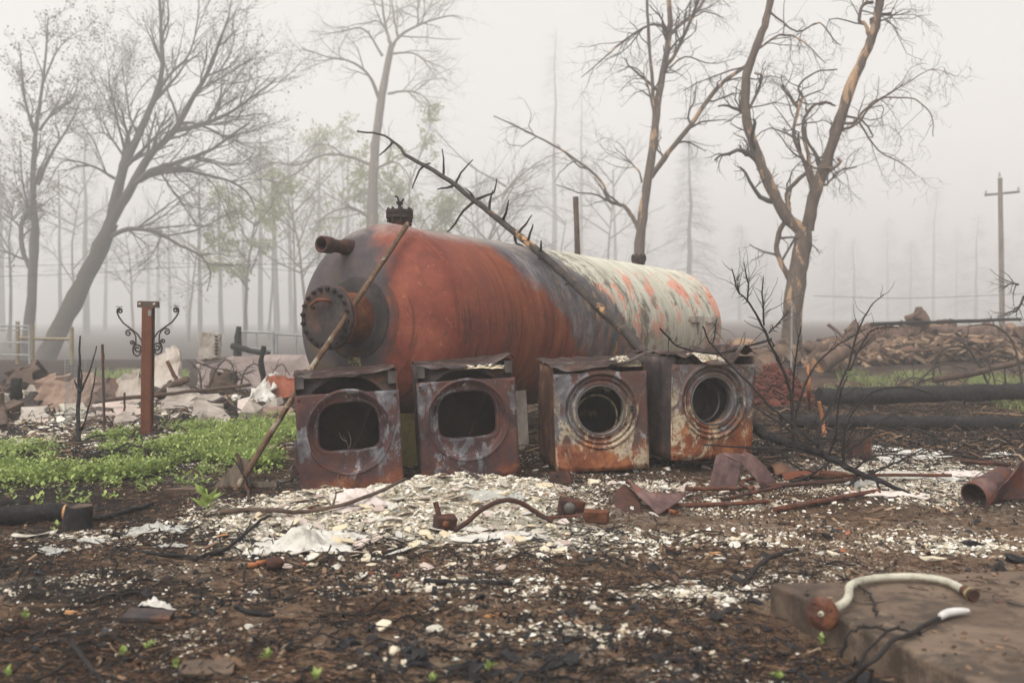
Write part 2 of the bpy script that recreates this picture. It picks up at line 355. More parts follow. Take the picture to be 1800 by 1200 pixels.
MT['inner'] = simple('soot_and_hole_shade', [(.35, (.006, .005, .005)), (.6, (.018, .014, .013)), (.75, (.035, .022, .016))], 5, .9, .2)  # sooty insides; also paints the shade of slots and holes
MT['inner_brown'] = simple('rusted_interior', [(.3, (.014, .010, .009)), (.55, (.035, .020, .014)), (.75, (.075, .038, .02))], 4, .9, .2)
MT['drum'] = simple('drum_steel', [(.3, (.05, .045, .045)), (.55, (.12, .11, .105)), (.75, (.22, .2, .18))], 5, .45, .2, metal=.4)
MT['soot_gold'] = simple('flaked_scale', [(.4, (.05, .04, .03)), (.55, (.30, .25, .13)), (.7, (.42, .38, .25))], 30, .8, .4)
# --- wood
def bark(name, c0, c1, peel, amt, scale=6, pz=.9):
    m = NM(name, .9, 0, .15); o = m.pos(); v = m.map(o, (1, 1, .35)); n = m.noise(v, scale * 2.5, 7, .7)
    c = m.ramp(n, [(.3, c0), (.7, c1)])
    if amt:
        p = m.noise(m.map(o, (1, 1, .38)), scale * .5, 5, .6, .3); c = m.mix(m.step(p, amt, amt + .035), c, m.ramp(m.noise(v, 11, 5), [(.3, tuple(q * .6 for q in peel)), (.7, peel)]))
    m.color(c); m.bump(n, .6, .02); return m.m
MT['bark'] = bark('oak_bark', (.024, .019, .016), (.085, .066, .053), None, 0)
MT['bark_peel'] = bark('peeling_bark', (.045, .034, .028), (.135, .10, .078), (.40, .26, .155), .555)
MT['bark_pale'] = bark('pale_bark', (.065, .055, .047), (.16, .135, .11), (.30, .22, .15), .60)
MT['bark_far'] = bark('conifer_bark', (.03, .026, .025), (.06, .05, .045), None, 0, 2)
MT['twig'] = simple('twig_bark', [(.3, (.030, .024, .022)), (.7, (.07, .055, .048))], 6, .9, 0)
MT['char'] = simple('charred_wood', [(.3, (.004, .004, .0045)), (.55, (.014, .013, .014)), (.75, (.045, .043, .045))], 18, .75, 1.0, .02, spec=.2)
MT['char_twig'] = simple('charred_twig', [(.3, (.008, .0075, .008)), (.7, (.028, .022, .021))], 20, .8, .3)
m = NM('charred_sapling', .75, 0, .3); n = m.noise(m.map(m.pos(), (6, 6, 6)), 2, 6, .7); p = m.noise(m.map(m.pos(), (1, 1, 1)), 3.3, 5, .65)
zz = m.xyz(m.pos())[2]
m.color(m.mix(m.mul(m.step(p, .53, .58), m.mul(m.step(zz, .9, 1.25), m.math('SUBTRACT', 1.0, m.step(zz, 2.0, 2.4)))), m.ramp(n, [(.35, (.012, .011, .011)), (.7, (.055, .043, .038))]), (.34, .19, .085))); m.bump(n, .6, .01); MT['sapling'] = m.m
MT['old_cut'] = simple('weathered_cut', [(.3, (.10, .06, .04)), (.7, (.26, .175, .12))], 6, .9, .4)
MT['cut'] = simple('fresh_cut_wood', [(.3, (.26, .12, .05)), (.7, (.50, .28, .13))], 9, .85, .3)
MT['logs'] = bark('sawn_log', (.045, .030, .025), (.15, .095, .068), (.30, .19, .12), .60, 3)
MT['wood'] = simple('grey_board', [(.3, (.055, .042, .032)), (.7, (.19, .15, .115))], 5, .9, .5, stretch=(6, 1, 1))
MT['orange_wood'] = simple('split_wood', [(.3, (.19, .065, .03)), (.7, (.38, .16, .07))], 6, .85, .5, stretch=(1, 1, .3))
MT['brown_log'] = simple('singed_wood', [(.3, (.035, .024, .02)), (.7, (.12, .08, .06))], 7, .9, .5)
MT['bark_pile'] = simple('red_brown_mulch', [(.25, (.04, .014, .012)), (.5, (.13, .040, .030)), (.8, (.22, .078, .055))], 14, .95, 1.0, .05, isl=.35)
# --- mineral
m = NM('weathered_concrete', .92, 0, .2); a = m.noise(None, 1.6, 9, .72, .3); f = m.noise(None, 30, 6, .75); st = m.noise(None, 4.5, 8, .75)
c = m.ramp(a, [(.3, (.045, .033, .026)), (.45, (.10, .070, .052)), (.6, (.165, .12, .088)), (.75, (.23, .18, .135))])
c = m.mix(m.mul(m.step(st, .48, .60), .75), c, (.038, .030, .025)); c = m.mix(m.mul(m.step(f, .60, .68), .5), c, (.04, .033, .028)); c = m.mix(m.mul(m.step(f, .34, .28), .4), c, (.40, .35, .29))
m.color(c); m.bump(m.add(f, st), .5, .01); MT['concrete'] = m.m
MT['concrete_pale'] = simple('pale_concrete', [(.3, (.14, .115, .095)), (.5, (.31, .27, .235)), (.75, (.45, .41, .37))], 3.0, .92, .35, .012, detail=8)
MT['mossy'] = simple('yellow_block', [(.3, (.10, .085, .03)), (.55, (.24, .20, .08)), (.75, (.15, .12, .06))], 6, .9, .4)
MT['stucco'] = simple('brown_stucco', [(.25, (.12, .078, .058)), (.6, (.24, .165, .128)), (.8, (.38, .29, .23))], 9, .95, 1.0, .03, detail=9)
MT['pink_wall'] = simple('pink_grey_plaster', [(.3, (.20, .155, .14)), (.55, (.37, .305, .285)), (.8, (.46, .40, .375))], 2.5, .92, .3)
MT['plaster'] = simple('white_plaster', [(.25, (.26, .23, .18)), (.5, (.48, .45, .39)), (.8, (.66, .64, .60))], 9, .92, .5, .01, per='rand', isl=.3)
MT['plaster_pink'] = simple('pinkish_plaster', [(.25, (.22, .165, .14)), (.5, (.42, .34, .30)), (.75, (.56, .49, .45))], 7, .92, .4, per='rand', isl=.25)
MT['plaster_cream'] = simple('cream_insulation', [(.25, (.36, .28, .17)), (.5, (.54, .45, .31)), (.75, (.62, .56, .45))], 9, .95, .6, .01, isl=.35)
MT['ashflake'] = simple('pale_ash_flakes', [(.1, (.20, .17, .12)), (.4, (.44, .38, .29)), (.62, (.57, .53, .45)), (.9, (.68, .66, .62))], 4, .95, .2, isl=.75)
MT['cloth'] = simple('dirty_white_sheet', [(.25, (.20, .18, .15)), (.45, (.42, .40, .36)), (.75, (.60, .59, .56))], 9, .85, .3, .01)
MT['cloth_pink'] = simple('pinkish_sheet', [(.25, (.34, .27, .24)), (.5, (.52, .45, .42)), (.75, (.62, .57, .54))], 5, .85, .3, .01)
MT['cloth_grey'] = simple('grey_ash_sheet', [(.25, (.19, .18, .165)), (.5, (.33, .325, .30)), (.75, (.46, .455, .43))], 7, .9, .5, .01)
MT['charcoal'] = simple('charcoal', [(.3, (.006, .006, .007)), (.6, (.020, .019, .021)), (.8, (.055, .053, .057))], 12, .75, .6, .01, isl=.3)
MT['chips'] = simple('brown_litter', [(.1, (.018, .012, .010)), (.35, (.065, .038, .025)), (.6, (.135, .082, .052)), (.8, (.21, .135, .086)), (.97, (.32, .235, .16))], 3, .92, .1, isl=.85)
MT['needles'] = simple('burnt_needles', [(.1, (.012, .010, .009)), (.45, (.055, .030, .020)), (.7, (.14, .075, .045)), (.95, (.27, .165, .10))], 3, .9, 0, isl=.85)
MT['brick'] = simple('red_brick_bits', [(.3, (.13, .035, .022)), (.6, (.26, .08, .045)), (.8, (.36, .15, .10))], 9, .9, .4, isl=.3)
MT['white_paint'] = simple('white_painted_steel', [(.3, (.17, .15, .11)), (.48, (.38, .36, .29)), (.75, (.50, .48, .41))], 14, .7, .2)
MT['galv'] = simple('galvanised_pipe', [(.3, (.18, .18, .18)), (.7, (.30, .30, .30))], 5, .5, 0)
MT['yellow'] = simple('yellow_pipe', [(.3, (.16, .125, .075)), (.7, (.26, .21, .13))], 5, .7, .1)
MT['weathered_pole'] = simple('utility_pole_wood', [(.3, (.09, .072, .062)), (.7, (.20, .165, .14))], 5, .9, .3, stretch=(1, 1, .2))
MT['white_plastic'] = simple('white_sleeve', [(.3, (.36, .35, .33)), (.7, (.58, .57, .56))], 9, .5, .2)
# --- growing things
def leafmat(name, a, b, c, trans=.25):
    m = NM(name, .55, 0, .35); r = m.island()
    m.color(m.ramp(r, [(0, a), (.5, b), (1, c)])); m.b.inputs['Subsurface Weight'].default_value = 0
    t = m.t; tr = t.nodes.new('ShaderNodeBsdfTranslucent'); tr.inputs[0].default_value = (*c, 1); mx = t.nodes.new('ShaderNodeMixShader'); mx.inputs[0].default_value = trans
    t.links.new(m.b.outputs[0], mx.inputs[1]); t.links.new(tr.outputs[0], mx.inputs[2]); t.links.new(mx.outputs[0], t.nodes['Material Output'].inputs[0])
    return m.m
MT['leaf'] = leafmat('green_weed_leaf', (.075, .125, .025), (.20, .28, .06), (.38, .45, .15))
MT['grass'] = leafmat('new_grass', (.13, .17, .06), (.21, .26, .09), (.30, .34, .14))
MT['spring'] = leafmat('spring_leaf', (.16, .19, .07), (.24, .27, .10), (.33, .34, .15))
MT['dead_leaf'] = leafmat('dead_leaf', (.05, .035, .025), (.10, .065, .045), (.17, .12, .085), .1)
MT['conifer'] = leafmat('scorched_needles', (.030, .026, .022), (.055, .046, .038), (.075, .066, .052), .1)
# --- ground
m = NM('burnt_ground', .95, 0, .15); p = m.pos(); X, Y, Z = m.xyz(p)
a = m.noise(p, .55, 5, .6); b = m.noise(p, 2.6, 8, .72); c_ = m.noise(p, 15, 8, .75); f = m.noise(p, 70, 5, .75)
soil = m.ramp(m.add(m.mul(b, .6), m.mul(c_, .4)), [(.30, (.010, .009, .009)), (.42, (.028, .019, .015)), (.52, (.095, .055, .035)), (.62, (.165, .102, .065)), (.74, (.25, .18, .125))])
black = m.ramp(c_, [(.3, (.007, .0065, .007)), (.55, (.022, .019, .018)), (.75, (.075, .058, .046))])
col = m.mix(m.mul(m.step(m.add(m.add(m.mul(a, .6), m.mul(b, .4)), m.mul(X, -.02)), .48, .55), .85), soil, black)
sand = m.mul(m.step(m.add(m.noise(m.map(p, (1, 1.6, 1), (5, 2, 0)), 1.1, 6, .65), m.mul(X, .045)), .38, .50), m.step(m.math('SUBTRACT', 6.6, Y), 0, 1.2))
col = m.mix(m.mul(sand, .82), col, m.ramp(c_, [(.3, (.055, .036, .026)), (.5, (.23, .148, .096)), (.7, (.36, .265, .18))]))
def gauss(cx, cy, sx, sy):
    dx = m.mul(m.math('SUBTRACT', X, cx), 1 / sx); dy = m.mul(m.math('SUBTRACT', Y, cy), 1 / sy)
    return m.math('EXPONENT', m.mul(m.add(m.mul(dx, dx), m.mul(dy, dy)), -1.0))
heap = m.add(m.add(gauss(-1.02, 5.95, .72, .50), gauss(-.2, 6.25, .60, .50)), m.add(m.mul(gauss(3.05, 7.3, .75, .75), .95), m.mul(gauss(-.2, 5.5, 1.1, .25), .7)))
hm = m.step(m.add(heap, m.mul(m.math('SUBTRACT', m.add(m.mul(c_, .5), m.mul(b, .5)), .5), 1.2)), .30, .48)
col = m.mix(hm, col, m.ramp(m.add(m.mul(c_, .6), m.mul(f, .4)), [(.3, (.24, .19, .14)), (.42, (.45, .385, .29)), (.55, (.58, .53, .44)), (.72, (.66, .63, .58))]))
pat = None
for (px_, py_, sx_, sy_, k_) in PATCH:
    g_ = m.mul(gauss(px_, py_, sx_, sy_), k_); pat = g_ if pat is None else m.add(pat, g_)
hp = m.step(m.add(pat, m.mul(m.math('SUBTRACT', m.add(m.mul(c_, .6), m.mul(b, .4)), .5), 2.2)), .48, .66)
col = m.mix(m.mul(hp, .9), col, m.ramp(m.add(m.mul(c_, .5), m.mul(f, .5)), [(.3, (.17, .135, .10)), (.45, (.38, .33, .26)), (.6, (.56, .53, .46)), (.75, (.66, .64, .60))]))
rub = m.mul(m.step(Y, 8.6, 9.6), m.math('SUBTRACT', 1.0, m.step(Y, 13, 18)))
col = m.mix(m.mul(m.mul(rub, m.math('SUBTRACT', 1.0, m.step(X, 0, 1.5))), m.mul(m.step(b, .50, .60), .6)), col, (.26, .21, .18))
ash = m.mul(m.step(m.add(m.noise(m.map(p, (1, 1.3, 1), (2, 8, 0)), .9, 7, .7), m.mul(X, .018)), .50, .60), m.step(m.add(m.mul(f, .5), m.mul(c_, .5)), .46, .60))
col = m.mix(m.mul(m.mul(ash, .8), m.math('SUBTRACT', 1.0, m.step(Y, 8, 10))), col, m.ramp(f, [(.3, (.20, .165, .13)), (.55, (.40, .36, .30)), (.7, (.55, .52, .46))]))
fl = m.mul(m.step(c_, .66, .70), m.step(m.noise(p, 1.2, 4), .45, .6)); col = m.mix(m.mul(fl, .8), col, (.50, .46, .38))
far = m.step(Y, 13, 22); col = m.mix(m.mul(far, .75), col, m.ramp(b, [(.3, (.03, .022, .02)), (.7, (.085, .06, .05))]))
m.color(col); m.bump(m.add(m.mul(c_, .7), m.mul(f, .45)), 1.0, .07); MT['ground'] = m.m
# ================================================================== ground and air
def axis(lo, hi, step, far_lo, far_hi, g=1.13):
    a = list(np.arange(lo, hi, step)); s = step; b = hi
    up = []; 
    while b < far_hi: s *= g; b += s; up.append(b)
    dn = []; s = step; b = lo
    while b > far_lo: s *= g; b -= s; dn.append(b)
    return np.array(dn[::-1] + a + up)
gx = axis(-5.2, 5.8, .040, -300, 300); gy = axis(2.7, 11.0, .038, -40, 330)
GX, GY = np.meshgrid(gx, gy); GZ = gh(GX, GY)
nx, ny = len(gx), len(gy); idx = np.arange(nx * ny).reshape(ny, nx)
npmesh('ground', np.stack([GX.ravel(), GY.ravel(), GZ.ravel()], 1), np.stack([idx[:-1, :-1].ravel(), idx[:-1, 1:].ravel(), idx[1:, 1:].ravel(), idx[1:, :-1].ravel()], 1), MT['ground'], True,
       label='scorched brown soil strewn with ash and burnt litter', kind='structure')
hz = MB(); hz.box((0, 150, 31.0), (740, 420, 70.0))
hm_ = bpy.data.materials.new('fog'); hm_.use_nodes = True; t = hm_.node_tree
for n in list(t.nodes):
    if n.type == 'BSDF_PRINCIPLED': t.nodes.remove(n)
pv = t.nodes.new('ShaderNodeVolumePrincipled'); pv.inputs['Color'].default_value = (.97, .962, .965, 1); pv.inputs['Density'].default_value = 0.0062; pv.inputs['Anisotropy'].default_value = 0.25
t.links.new(pv.outputs[0], t.nodes['Material Output'].inputs['Volume'])
hz.build('haze', hm_, kind='stuff', label='pale grey fog filling the whole burnt lot')
# ================================================================== the tank
TL, TR = 6.25, .8
T0 = Vector((-1.038, 8.081, 1.140)); THD, TTILT = .518, -.0177
TX = Vector((math.sin(THD) * math.cos(TTILT), math.cos(THD) * math.cos(TTILT), math.sin(TTILT)))
TY = Vector((-math.cos(THD), math.sin(THD), 0)); TZ = TX.cross(TY)
tank = empty('storage_tank', T0, 'huge rust-red steel storage tank with peeling pale paint at its far end', 'tank')
tank.rotation_euler = Matrix((TX, TY, TZ)).transposed().to_euler()
TM = Matrix.Translation(T0) @ Matrix((TX, TY, TZ)).transposed().to_4x4()
prof = [(-.4 * math.sin(a), TR * math.cos(a)) for a in np.linspace(math.pi / 2 - .001, 0, 22)] + [(x, TR) for x in np.linspace(.15, TL, 42)] + [(TL + .4 * math.sin(a), TR * math.cos(a)) for a in np.linspace(.07, math.pi / 2 - .001, 18)]
b = MB(); b.lathe(prof, n=128)
for i, v in enumerate(b.v):
    x, y, z = v; d = 1 + .006 * float(fbm(x * 1.3 + 5, math.atan2(z, y) * 1.6, 3, 3)); b.v[i] = (x, y * d, z * d)
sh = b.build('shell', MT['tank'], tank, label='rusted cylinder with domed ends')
for x in (0.0, 1.55, 3.12, 4.7, TL):
    b = MB(); b.lathe([(x - .014, TR - .006), (x - .007, TR + .005), (x + .007, TR + .005), (x + .014, TR - .006)], n=96); b.build('weld_seam', MT['tank'], sh)
# manway on the near end
Mm = Matrix.Translation((0, 0, .035))
b = MB(); b.lathe([(-.33, .33), (-.372, .325), (-.385, .30), (-.385, .2)], Mm, 40); mw = b.build('manway', MT['manway'], tank, label='blackened round access hatch on the domed end')
b = MB(); b.lathe([(-.34, .198), (-.66, .198)], Mm, 40); b.build('neck', MT['rust'], mw)
b = MB(); b.lathe([(-.645, .19), (-.645, .238), (-.652, .243), (-.672, .243), (-.676, .238)], Mm, 48); b.build('flange', MT['rust'], mw)
b = MB(); b.lathe([(-.682, .236), (-.682, .243), (-.715, .243), (-.72, .236), (-.722, .16), (-.726, .05), (-.727, .001)], Mm, 48); b.build('cover', MT['manway'], mw)
bolt = None
for k in range(20):
    a = 2 * math.pi * (k + .3) / 20; y, z = .215 * math.cos(a), .215 * math.sin(a) + .035
    if bolt is None:
        b = MB(); b.lathe([(-.755, .001), (-.755, .009), (-.742, .009), (-.742, .017), (-.72, .017)], n=6, smooth=False)
        bolt = b.build('bolt', MT['iron'], mw); ob = bolt
    else: ob = bolt.copy(); COL.objects.link(ob)
    ob.location = (0, y, z); ob.rotation_euler = (random.uniform(0, 1), 0, 0)
b = MB(); b.tube([(-.72, .115, .11), (-.765, .112, .118), (-.778, .095, .13), (-.78, .03, .165), (-.778, -.03, .165), (-.765, -.045, .162), (-.72, -.045, .155)], .013, 8); b.build('handle', MT['rust_post'], mw)
# open stub high on the dome
b = MB(); b.lathe([(-.20, .066), (-.30, .066), (-.31, .052), (-.47, .052), (-.475, .066), (-.575, .066), (-.58, .062), (-.58, .05), (-.56, .047), (-.3, .045)], Matrix.Translation((0, .17, .60)), 28); b.build('open_pipe_stub', MT['rust_dark'], tank)
b = MB(); b.lathe([(-.38, .0005), (-.38, .0465)], Matrix.Translation((0, .17, .60)), 24); b.build('stub_bore', MT['inner'], tank)
# nozzle on top
def nozzle(x, s, name, valve):
    Mz = Matrix.Translation((x, 0, 0)) @ Matrix.Rotation(-math.pi / 2, 4, 'Y')
    nz = bpy.data.objects.new(name, None)
    b = MB(); b.lathe([(.77, .068 * s), (.79 + .10 * s, .066 * s)], Mz, 28); nz = b.build(name, MT['rust_dark'], tank)
    h = .79 + .10 * s
    b = MB(); b.lathe([(h - .02, .06 * s), (h - .02, .112 * s), (h + .012, .112 * s), (h + .012, .05 * s)], Mz, 32, False); b.build('flange', MT['iron'], nz)
    b = MB(); b.lathe([(h + .016, .112 * s), (h + .045, .112 * s), (h + .05, .10 * s), (h + .05, .001)], Mz, 32, False); b.build('blind_cover', MT['iron'], nz)
    proto = None
    for k in range(8):
        a = 2 * math.pi * k / 8
        if proto is None:
            b = MB(); b.lathe([(h - .055, .001), (h - .055, .013 * s), (h + .065, .013 * s), (h + .065, .001)], Matrix.Rotation(-math.pi / 2, 4, 'Y'), 6, False); proto = b.build('bolt', MT['iron'], nz); c = proto
        else: c = proto.copy(); COL.objects.link(c)
        c.location = (x + .094 * s * math.cos(a), .094 * s * math.sin(a), 0)
    if valve:
        b = MB(); b.tube([(x, 0, h + .05), (x, 0, h + .10)], .014, 8); b.box((x, 0, h + .105), (.05, .03, .03)); b.tube([(x - .01, .0, h + .115), (x - .03, 0, h + .15), (x - .06, 0, h + .155)], .008, 6); b.tube([(x + .02, 0, h + .11), (x + .03, -.02, h + .145)], .009, 6); b.build('valve', MT['iron'], nz)
nozzle(.20, 1.0, 'top_nozzle', True); nozzle(5.35, .85, 'top_nozzle', False)
for lx_ in (5.25, 5.86):
    b = MB(); b.box((lx_, -.82, .11), (.34, .07, .075)); b.build('lifting_lug', MT['concrete_pale'], tank)
# maker's plate, screwed to the dome
b = MB(); b.grid(lambda u, v: (-.4 * math.sqrt(max(0, 1 - ((.06 - .12 * u) ** 2 + (-.335 + .07 * v) ** 2) / .64)) - .006, .06 - .12 * u, -.335 + .07 * v), 6, 5); pl = b.build('maker_plate', MT['soot_gold'], tank)
for k in range(5):
    b = MB(); z = -.322 + .0115 * k; b.box((-.372 + abs(z + .3) * .0 - (.001 * k), .0, z), (.008, .085 - .012 * (k % 3), .004)); b.build('engraved_line', MT['iron'], pl)
# what carries it
def saddle(x, w, h0, name, mat, label, thick=.34):
    b = MB(); n = 14
    c = TM @ Vector((x, 0, 0)); top = []
    for i in range(n + 1):
        y = -w + 2 * w * i / n; z = -math.sqrt(max(.0, (TR + .004) ** 2 - y * y)) if abs(y) < .78 else -.2
        top.append((y, z))
    gz = ghf(c.x, c.y) - .12 - c.z
    for sgn, xx in ((-1, x - thick / 2), (1, x + thick / 2)):
        pass
    vs = [(x - thick / 2, y, z) for y, z in top] + [(x + thick / 2, y, z) for y, z in top] + [(x - thick / 2, y * 1.08, gz) for y, z in top] + [(x + thick / 2, y * 1.08, gz) for y, z in top]
    k = n + 1; fs = []
    for i in range(n):
        fs += [(i, i + 1, k + i + 1, k + i), (2 * k + i, 2 * k + i + 1, i + 1, i), (k + i, k + i + 1, 3 * k + i + 1, 3 * k + i)]
    fs += [(0, k, 3 * k, 2 * k), (n, 2 * k + n, 3 * k + n, k + n)]
    b.add([TM @ Vector(p) for p in vs], fs); b.build(name, mat, label=label, cat='support')
saddle(1.15, .55, 0, 'concrete_saddle', MT['concrete_pale'], 'pale concrete cradle carrying the tank behind the gap between the machines', .5)
saddle(4.9, .55, 0, 'concrete_saddle', MT['concrete_pale'], 'pale concrete cradle under the painted far end of the tank', .4)
p = at(724, 760, 8.0); b = MB(); b.box((p.x, p.y, .17), (.30, .3, .52), Euler((0, 0, .4)), .012); b.build('mossy_block', MT['mossy'], label='yellow mossy block under the near end of the tank', cat='block', bevel=.01)
# ================================================================== the four burnt machines
MW, MD = .69, .74
def warp(x, z, s, a): return a * float(fbm(x * 2.6 + s * 7.3, z * 2.6 + s * 3.9, 60 + s, 3))
def outline(kind):
    """(angle, opening point, ring radius) loops for a front panel with its door hole"""
    th = sorted(set([2 * math.pi * i / 96 for i in range(96)])); return th
def front_panel(kind, s, H, cz):
    """front sheet with its door hole, dished rings and rolled rim"""
    th = outline(kind); rings = []
    def opening(t):
        c_, s_ = math.cos(t), math.sin(t)
        if kind == 'washer': return .186
        hw, hu, hd_ = .212, .205, .135; e = 3.2 if s_ > 0 else 4.5; hv = hu if s_ > 0 else hd_
        return (abs(c_ / hw) ** e + abs(s_ / hv) ** e) ** (-1 / e)
    def rect(t):
        c_, s_ = math.cos(t), math.sin(t); l = []
        if abs(c_) > 1e-6: l.append((MW / 2) / abs(c_))
        if s_ > 1e-6: l.append((H - cz) / s_)
        if s_ < -1e-6: l.append(cz / -s_)
        return min(l)
    if kind == 'washer':
        spec = [('o', .93, .10), ('o', .97, .035), ('o', 1.0, .012), ('o', 1.05, .004), ('r', .204, .012), ('r', .207, .024), ('r', .224, .026), ('r', .227, .022), ('r', .229, .008), ('r', .238, .006), ('r', .241, .009), ('r', .243, .020), ('r', .256, .021), ('r', .259, .017), ('r', .261, -.006), ('r', .268, -.011), ('r', .278, -.009), ('r', .281, -.003), ('r', .283, 0), ('r', .300, 0)]
    else:
        spec = [('o', .95, .095), ('o', .97, .058), ('o', .985, .046), ('o', 1.0, .040), ('o', 1.05, .042), ('m', .5, .046), ('r', .246, .046), ('r', .249, .043), ('r', .251, .030), ('r', .254, .026), ('r', .266, .025), ('r', .268, .022), ('r', .270, .008), ('r', .273, .003), ('r', .281, -.006), ('r', .286, -.006), ('r', .290, -.001), ('r', .294, 0)]
    vs = []
    for (m_, a_, dy) in spec:
        for t in th:
            r = opening(t) * a_ if m_ == 'o' else (a_ if m_ == 'r' else (opening(t) * 1.06 * .5 + .252 * .5))
            x, z = r * math.cos(t), cz + r * math.sin(t); vs.append((x, dy + warp(x, z, s, .018), z))
    for q in (.25, .5, .75, 1.0):
        for t in th:
            r0 = .30 if kind == 'washer' else .294; r = r0 + (rect(t) - r0) * q
            x, z = r * math.cos(t), cz + r * math.sin(t); vs.append((x, warp(x, z, s, .022 + .040 * q), z + (.018 * float(fbm(x * 4 + s, z * 4, s + 80, 3)) if q == 1.0 else 0)))
    # folded edge
    for t in th:
        r = rect(t); x, z = r * math.cos(t), cz + r * math.sin(t); vs.append((x * .985, .03, cz + (z - cz) * .985))
    n = len(th); k = len(vs) // n; b = MB()
    # snap the nearest samples to the four corners
    for q in range(4):
        for cx, czz in ((MW / 2, H), (-MW / 2, H), (-MW / 2, 0), (MW / 2, 0)):
            i = min(range(n), key=lambda i_: abs((th[i_] - math.atan2(czz - cz, cx) + math.pi) % (2 * math.pi) - math.pi))
            j = (len(spec) + 3) * n + i; vs[j] = (cx, vs[j][1], czz)
    b.add(vs, [(i * n + j, i * n + (j + 1) % n, (i + 1) * n + (j + 1) % n, (i + 1) * n + j) for i in range(k - 1) for j in range(n)], True)
    return b
def machine(name, kind, s, px, py, d, yaw, lean, H, fh, label, m_front, m_side, top):
    p = at(px, py, d); root = empty(name, (p.x, p.y, p.z), label, 'washing machine' if kind == 'washer' else 'dryer', 'burnt laundry machines in a row', (R(lean[0]), R(lean[1]), R(yaw)))
    cz = fh * (.615 if kind == 'washer' else .60)
    b = front_panel(kind, s, fh, cz); fp = b.build('front_panel', m_front, root, solid=.0025)
    for hx, hz in ((-.32, .03), (.32, .03), (-.32, fh - .03), (.32, fh - .03), (0, .025)):
        b = MB(); b.lathe([(.004, .009), (-.005, .008), (-.007, .001)], Matrix.Translation((hx, warp(hx, hz, s, .06) - .002, hz)) @ Matrix.Rotation(math.pi / 2, 4, 'Z'), 8); b.build('screw', MT['rust_dark'], fp)
    for sx in (-1, 1):
        b = MB(); rb = lambda v: .010 * sum(math.exp(-((v - c_) / .035) ** 2) for c_ in (.14, .30, .46)) if kind == 'washer' else .004 * math.sin(v * 9)
        b.grid(lambda u, v: (sx * (MW / 2 - .004 + rb(u * MD) * .9 + warp(u * 1.5, v, s + 3 + sx, .045)), .012 + u * MD, .005 + v * (H - .01 - .02 * u)), 26, 14); b.build('side_panel', m_side, root, solid=.003)
    b = MB(); b.grid(lambda u, v: (-MW / 2 + u * MW, MD + warp(u, v, s + 9, .02), v * (H - .03)), 8, 8); b.build('back_panel', MT['inner_brown'], root, solid=.003)
    b = MB(); b.box((0, MD / 2, .03), (MW - .03, MD - .03, .02)); b.build('base_pan', MT['inner'], root)
    # top sheet, buckled by the heat
    b = MB(); b.grid(lambda u, v: top(u, v, H), 30, 18); b.build('top_panel', MT['lid'], root, solid=.004)
    if kind == 'dryer':
        # bulkhead seen over the sunken front, with its pressed circle and corner brackets
        b = MB(); n = 72; vs = []
        for rr, dy in ((.292, .085), (.30, .07), (.312, .066), (.318, .074)):
            for i in range(n): vs.append((rr * math.cos(2 * math.pi * i / n), dy, .48 + rr * math.sin(2 * math.pi * i / n)))
        for i in range(n):
            t = 2 * math.pi * i / n; c_, s_ = math.cos(t), math.sin(t); l = min([(MW / 2 - .01) / max(1e-6, abs(c_)), ((H - .015 - .48) if s_ > 0 else .46) / max(1e-6, abs(s_))]); vs.append((max(l, .318) * c_ if abs(l * c_) <= MW / 2 else l * c_, .074, min(H - .012, .48 + max(l, .318) * s_)))
        b.add(vs, [(i * n + j, i * n + (j + 1) % n, (i + 1) * n + (j + 1) % n, (i + 1) * n + j) for i in range(4) for j in range(n)], True); b.build('bulkhead', MT['side'], root, solid=.003)
        for sx in (-1, 1):
            b = MB(); b.box((sx * (MW / 2 - .035), .045, H - .05), (.055, .012, .085)); b.box((sx * (MW / 2 - .035), .037, H - .03), (.016, .008, .016)); b.build('corner_bracket', MT['drum'], root)
        # brace fallen inside, and near-black blocks painting the shade of the hinge holes
        b = MB(); b.tube([(-.05, .42, .06), (.22, .50, .62)], .012, 6); b.build('fallen_brace', MT['inner_brown'], root)
        for (hx, hz) in ((.262, .05), (.268, -.08), (-.265, -.10)):
            b = MB(); b.box((hx, -.002 + warp(hx, cz + hz, s, .018) + .016, cz + hz), (.012, .012, .017)); b.build('hinge_slot', MT['inner'], fp)
        b = MB(); b.lathe([(0, .006), (0, .017), (.006, .017)], Matrix.Translation((-.01, .02, cz + .245)) @ Matrix.Rotation(math.pi / 2, 4, 'Z'), 3, False); b.build('warning_mark', MT['soot_gold'], fp)
    else:
        Mt = Matrix.Translation((0, 0, cz)) @ Matrix.Rotation(math.pi / 2, 4, 'Z')      # lathe axis along +y
        b = MB(); b.lathe([(.10, .215), (.13, .262), (.56, .262), (.60, .20), (.61, .001)], Mt, 48); b.build('tub', MT['inner'], root)
        Md = Matrix.Translation((.0, 0.02, cz - (.05 if s == 3 else 0.0))) @ Matrix.Rotation(R(-4), 4, 'X') @ Matrix.Rotation(math.pi / 2, 4, 'Z')
        b = MB(); b.lathe([(.16, .150), (.155, .160), (.165, .17), (.185, .235), (.52, .235), (.54, .19), (.545, .001)], Md, 48); dr = b.build('drum', MT['inner'] if s == 3 else MT['drum'], root)
        b = MB(); b.lathe([(.150, .150), (.145, .157), (.150, .164), (.156, .157), (.150, .150)], Md, 48); b.build('drum_rim', MT['soot_gold'] if s == 3 else MT['drum'], dr)
        b = MB(); b.lathe([(.012, .170), (.004, .178), (.004, .183), (.014, .186)], Mt, 64); b.build('door_rim', MT['drum'], fp)
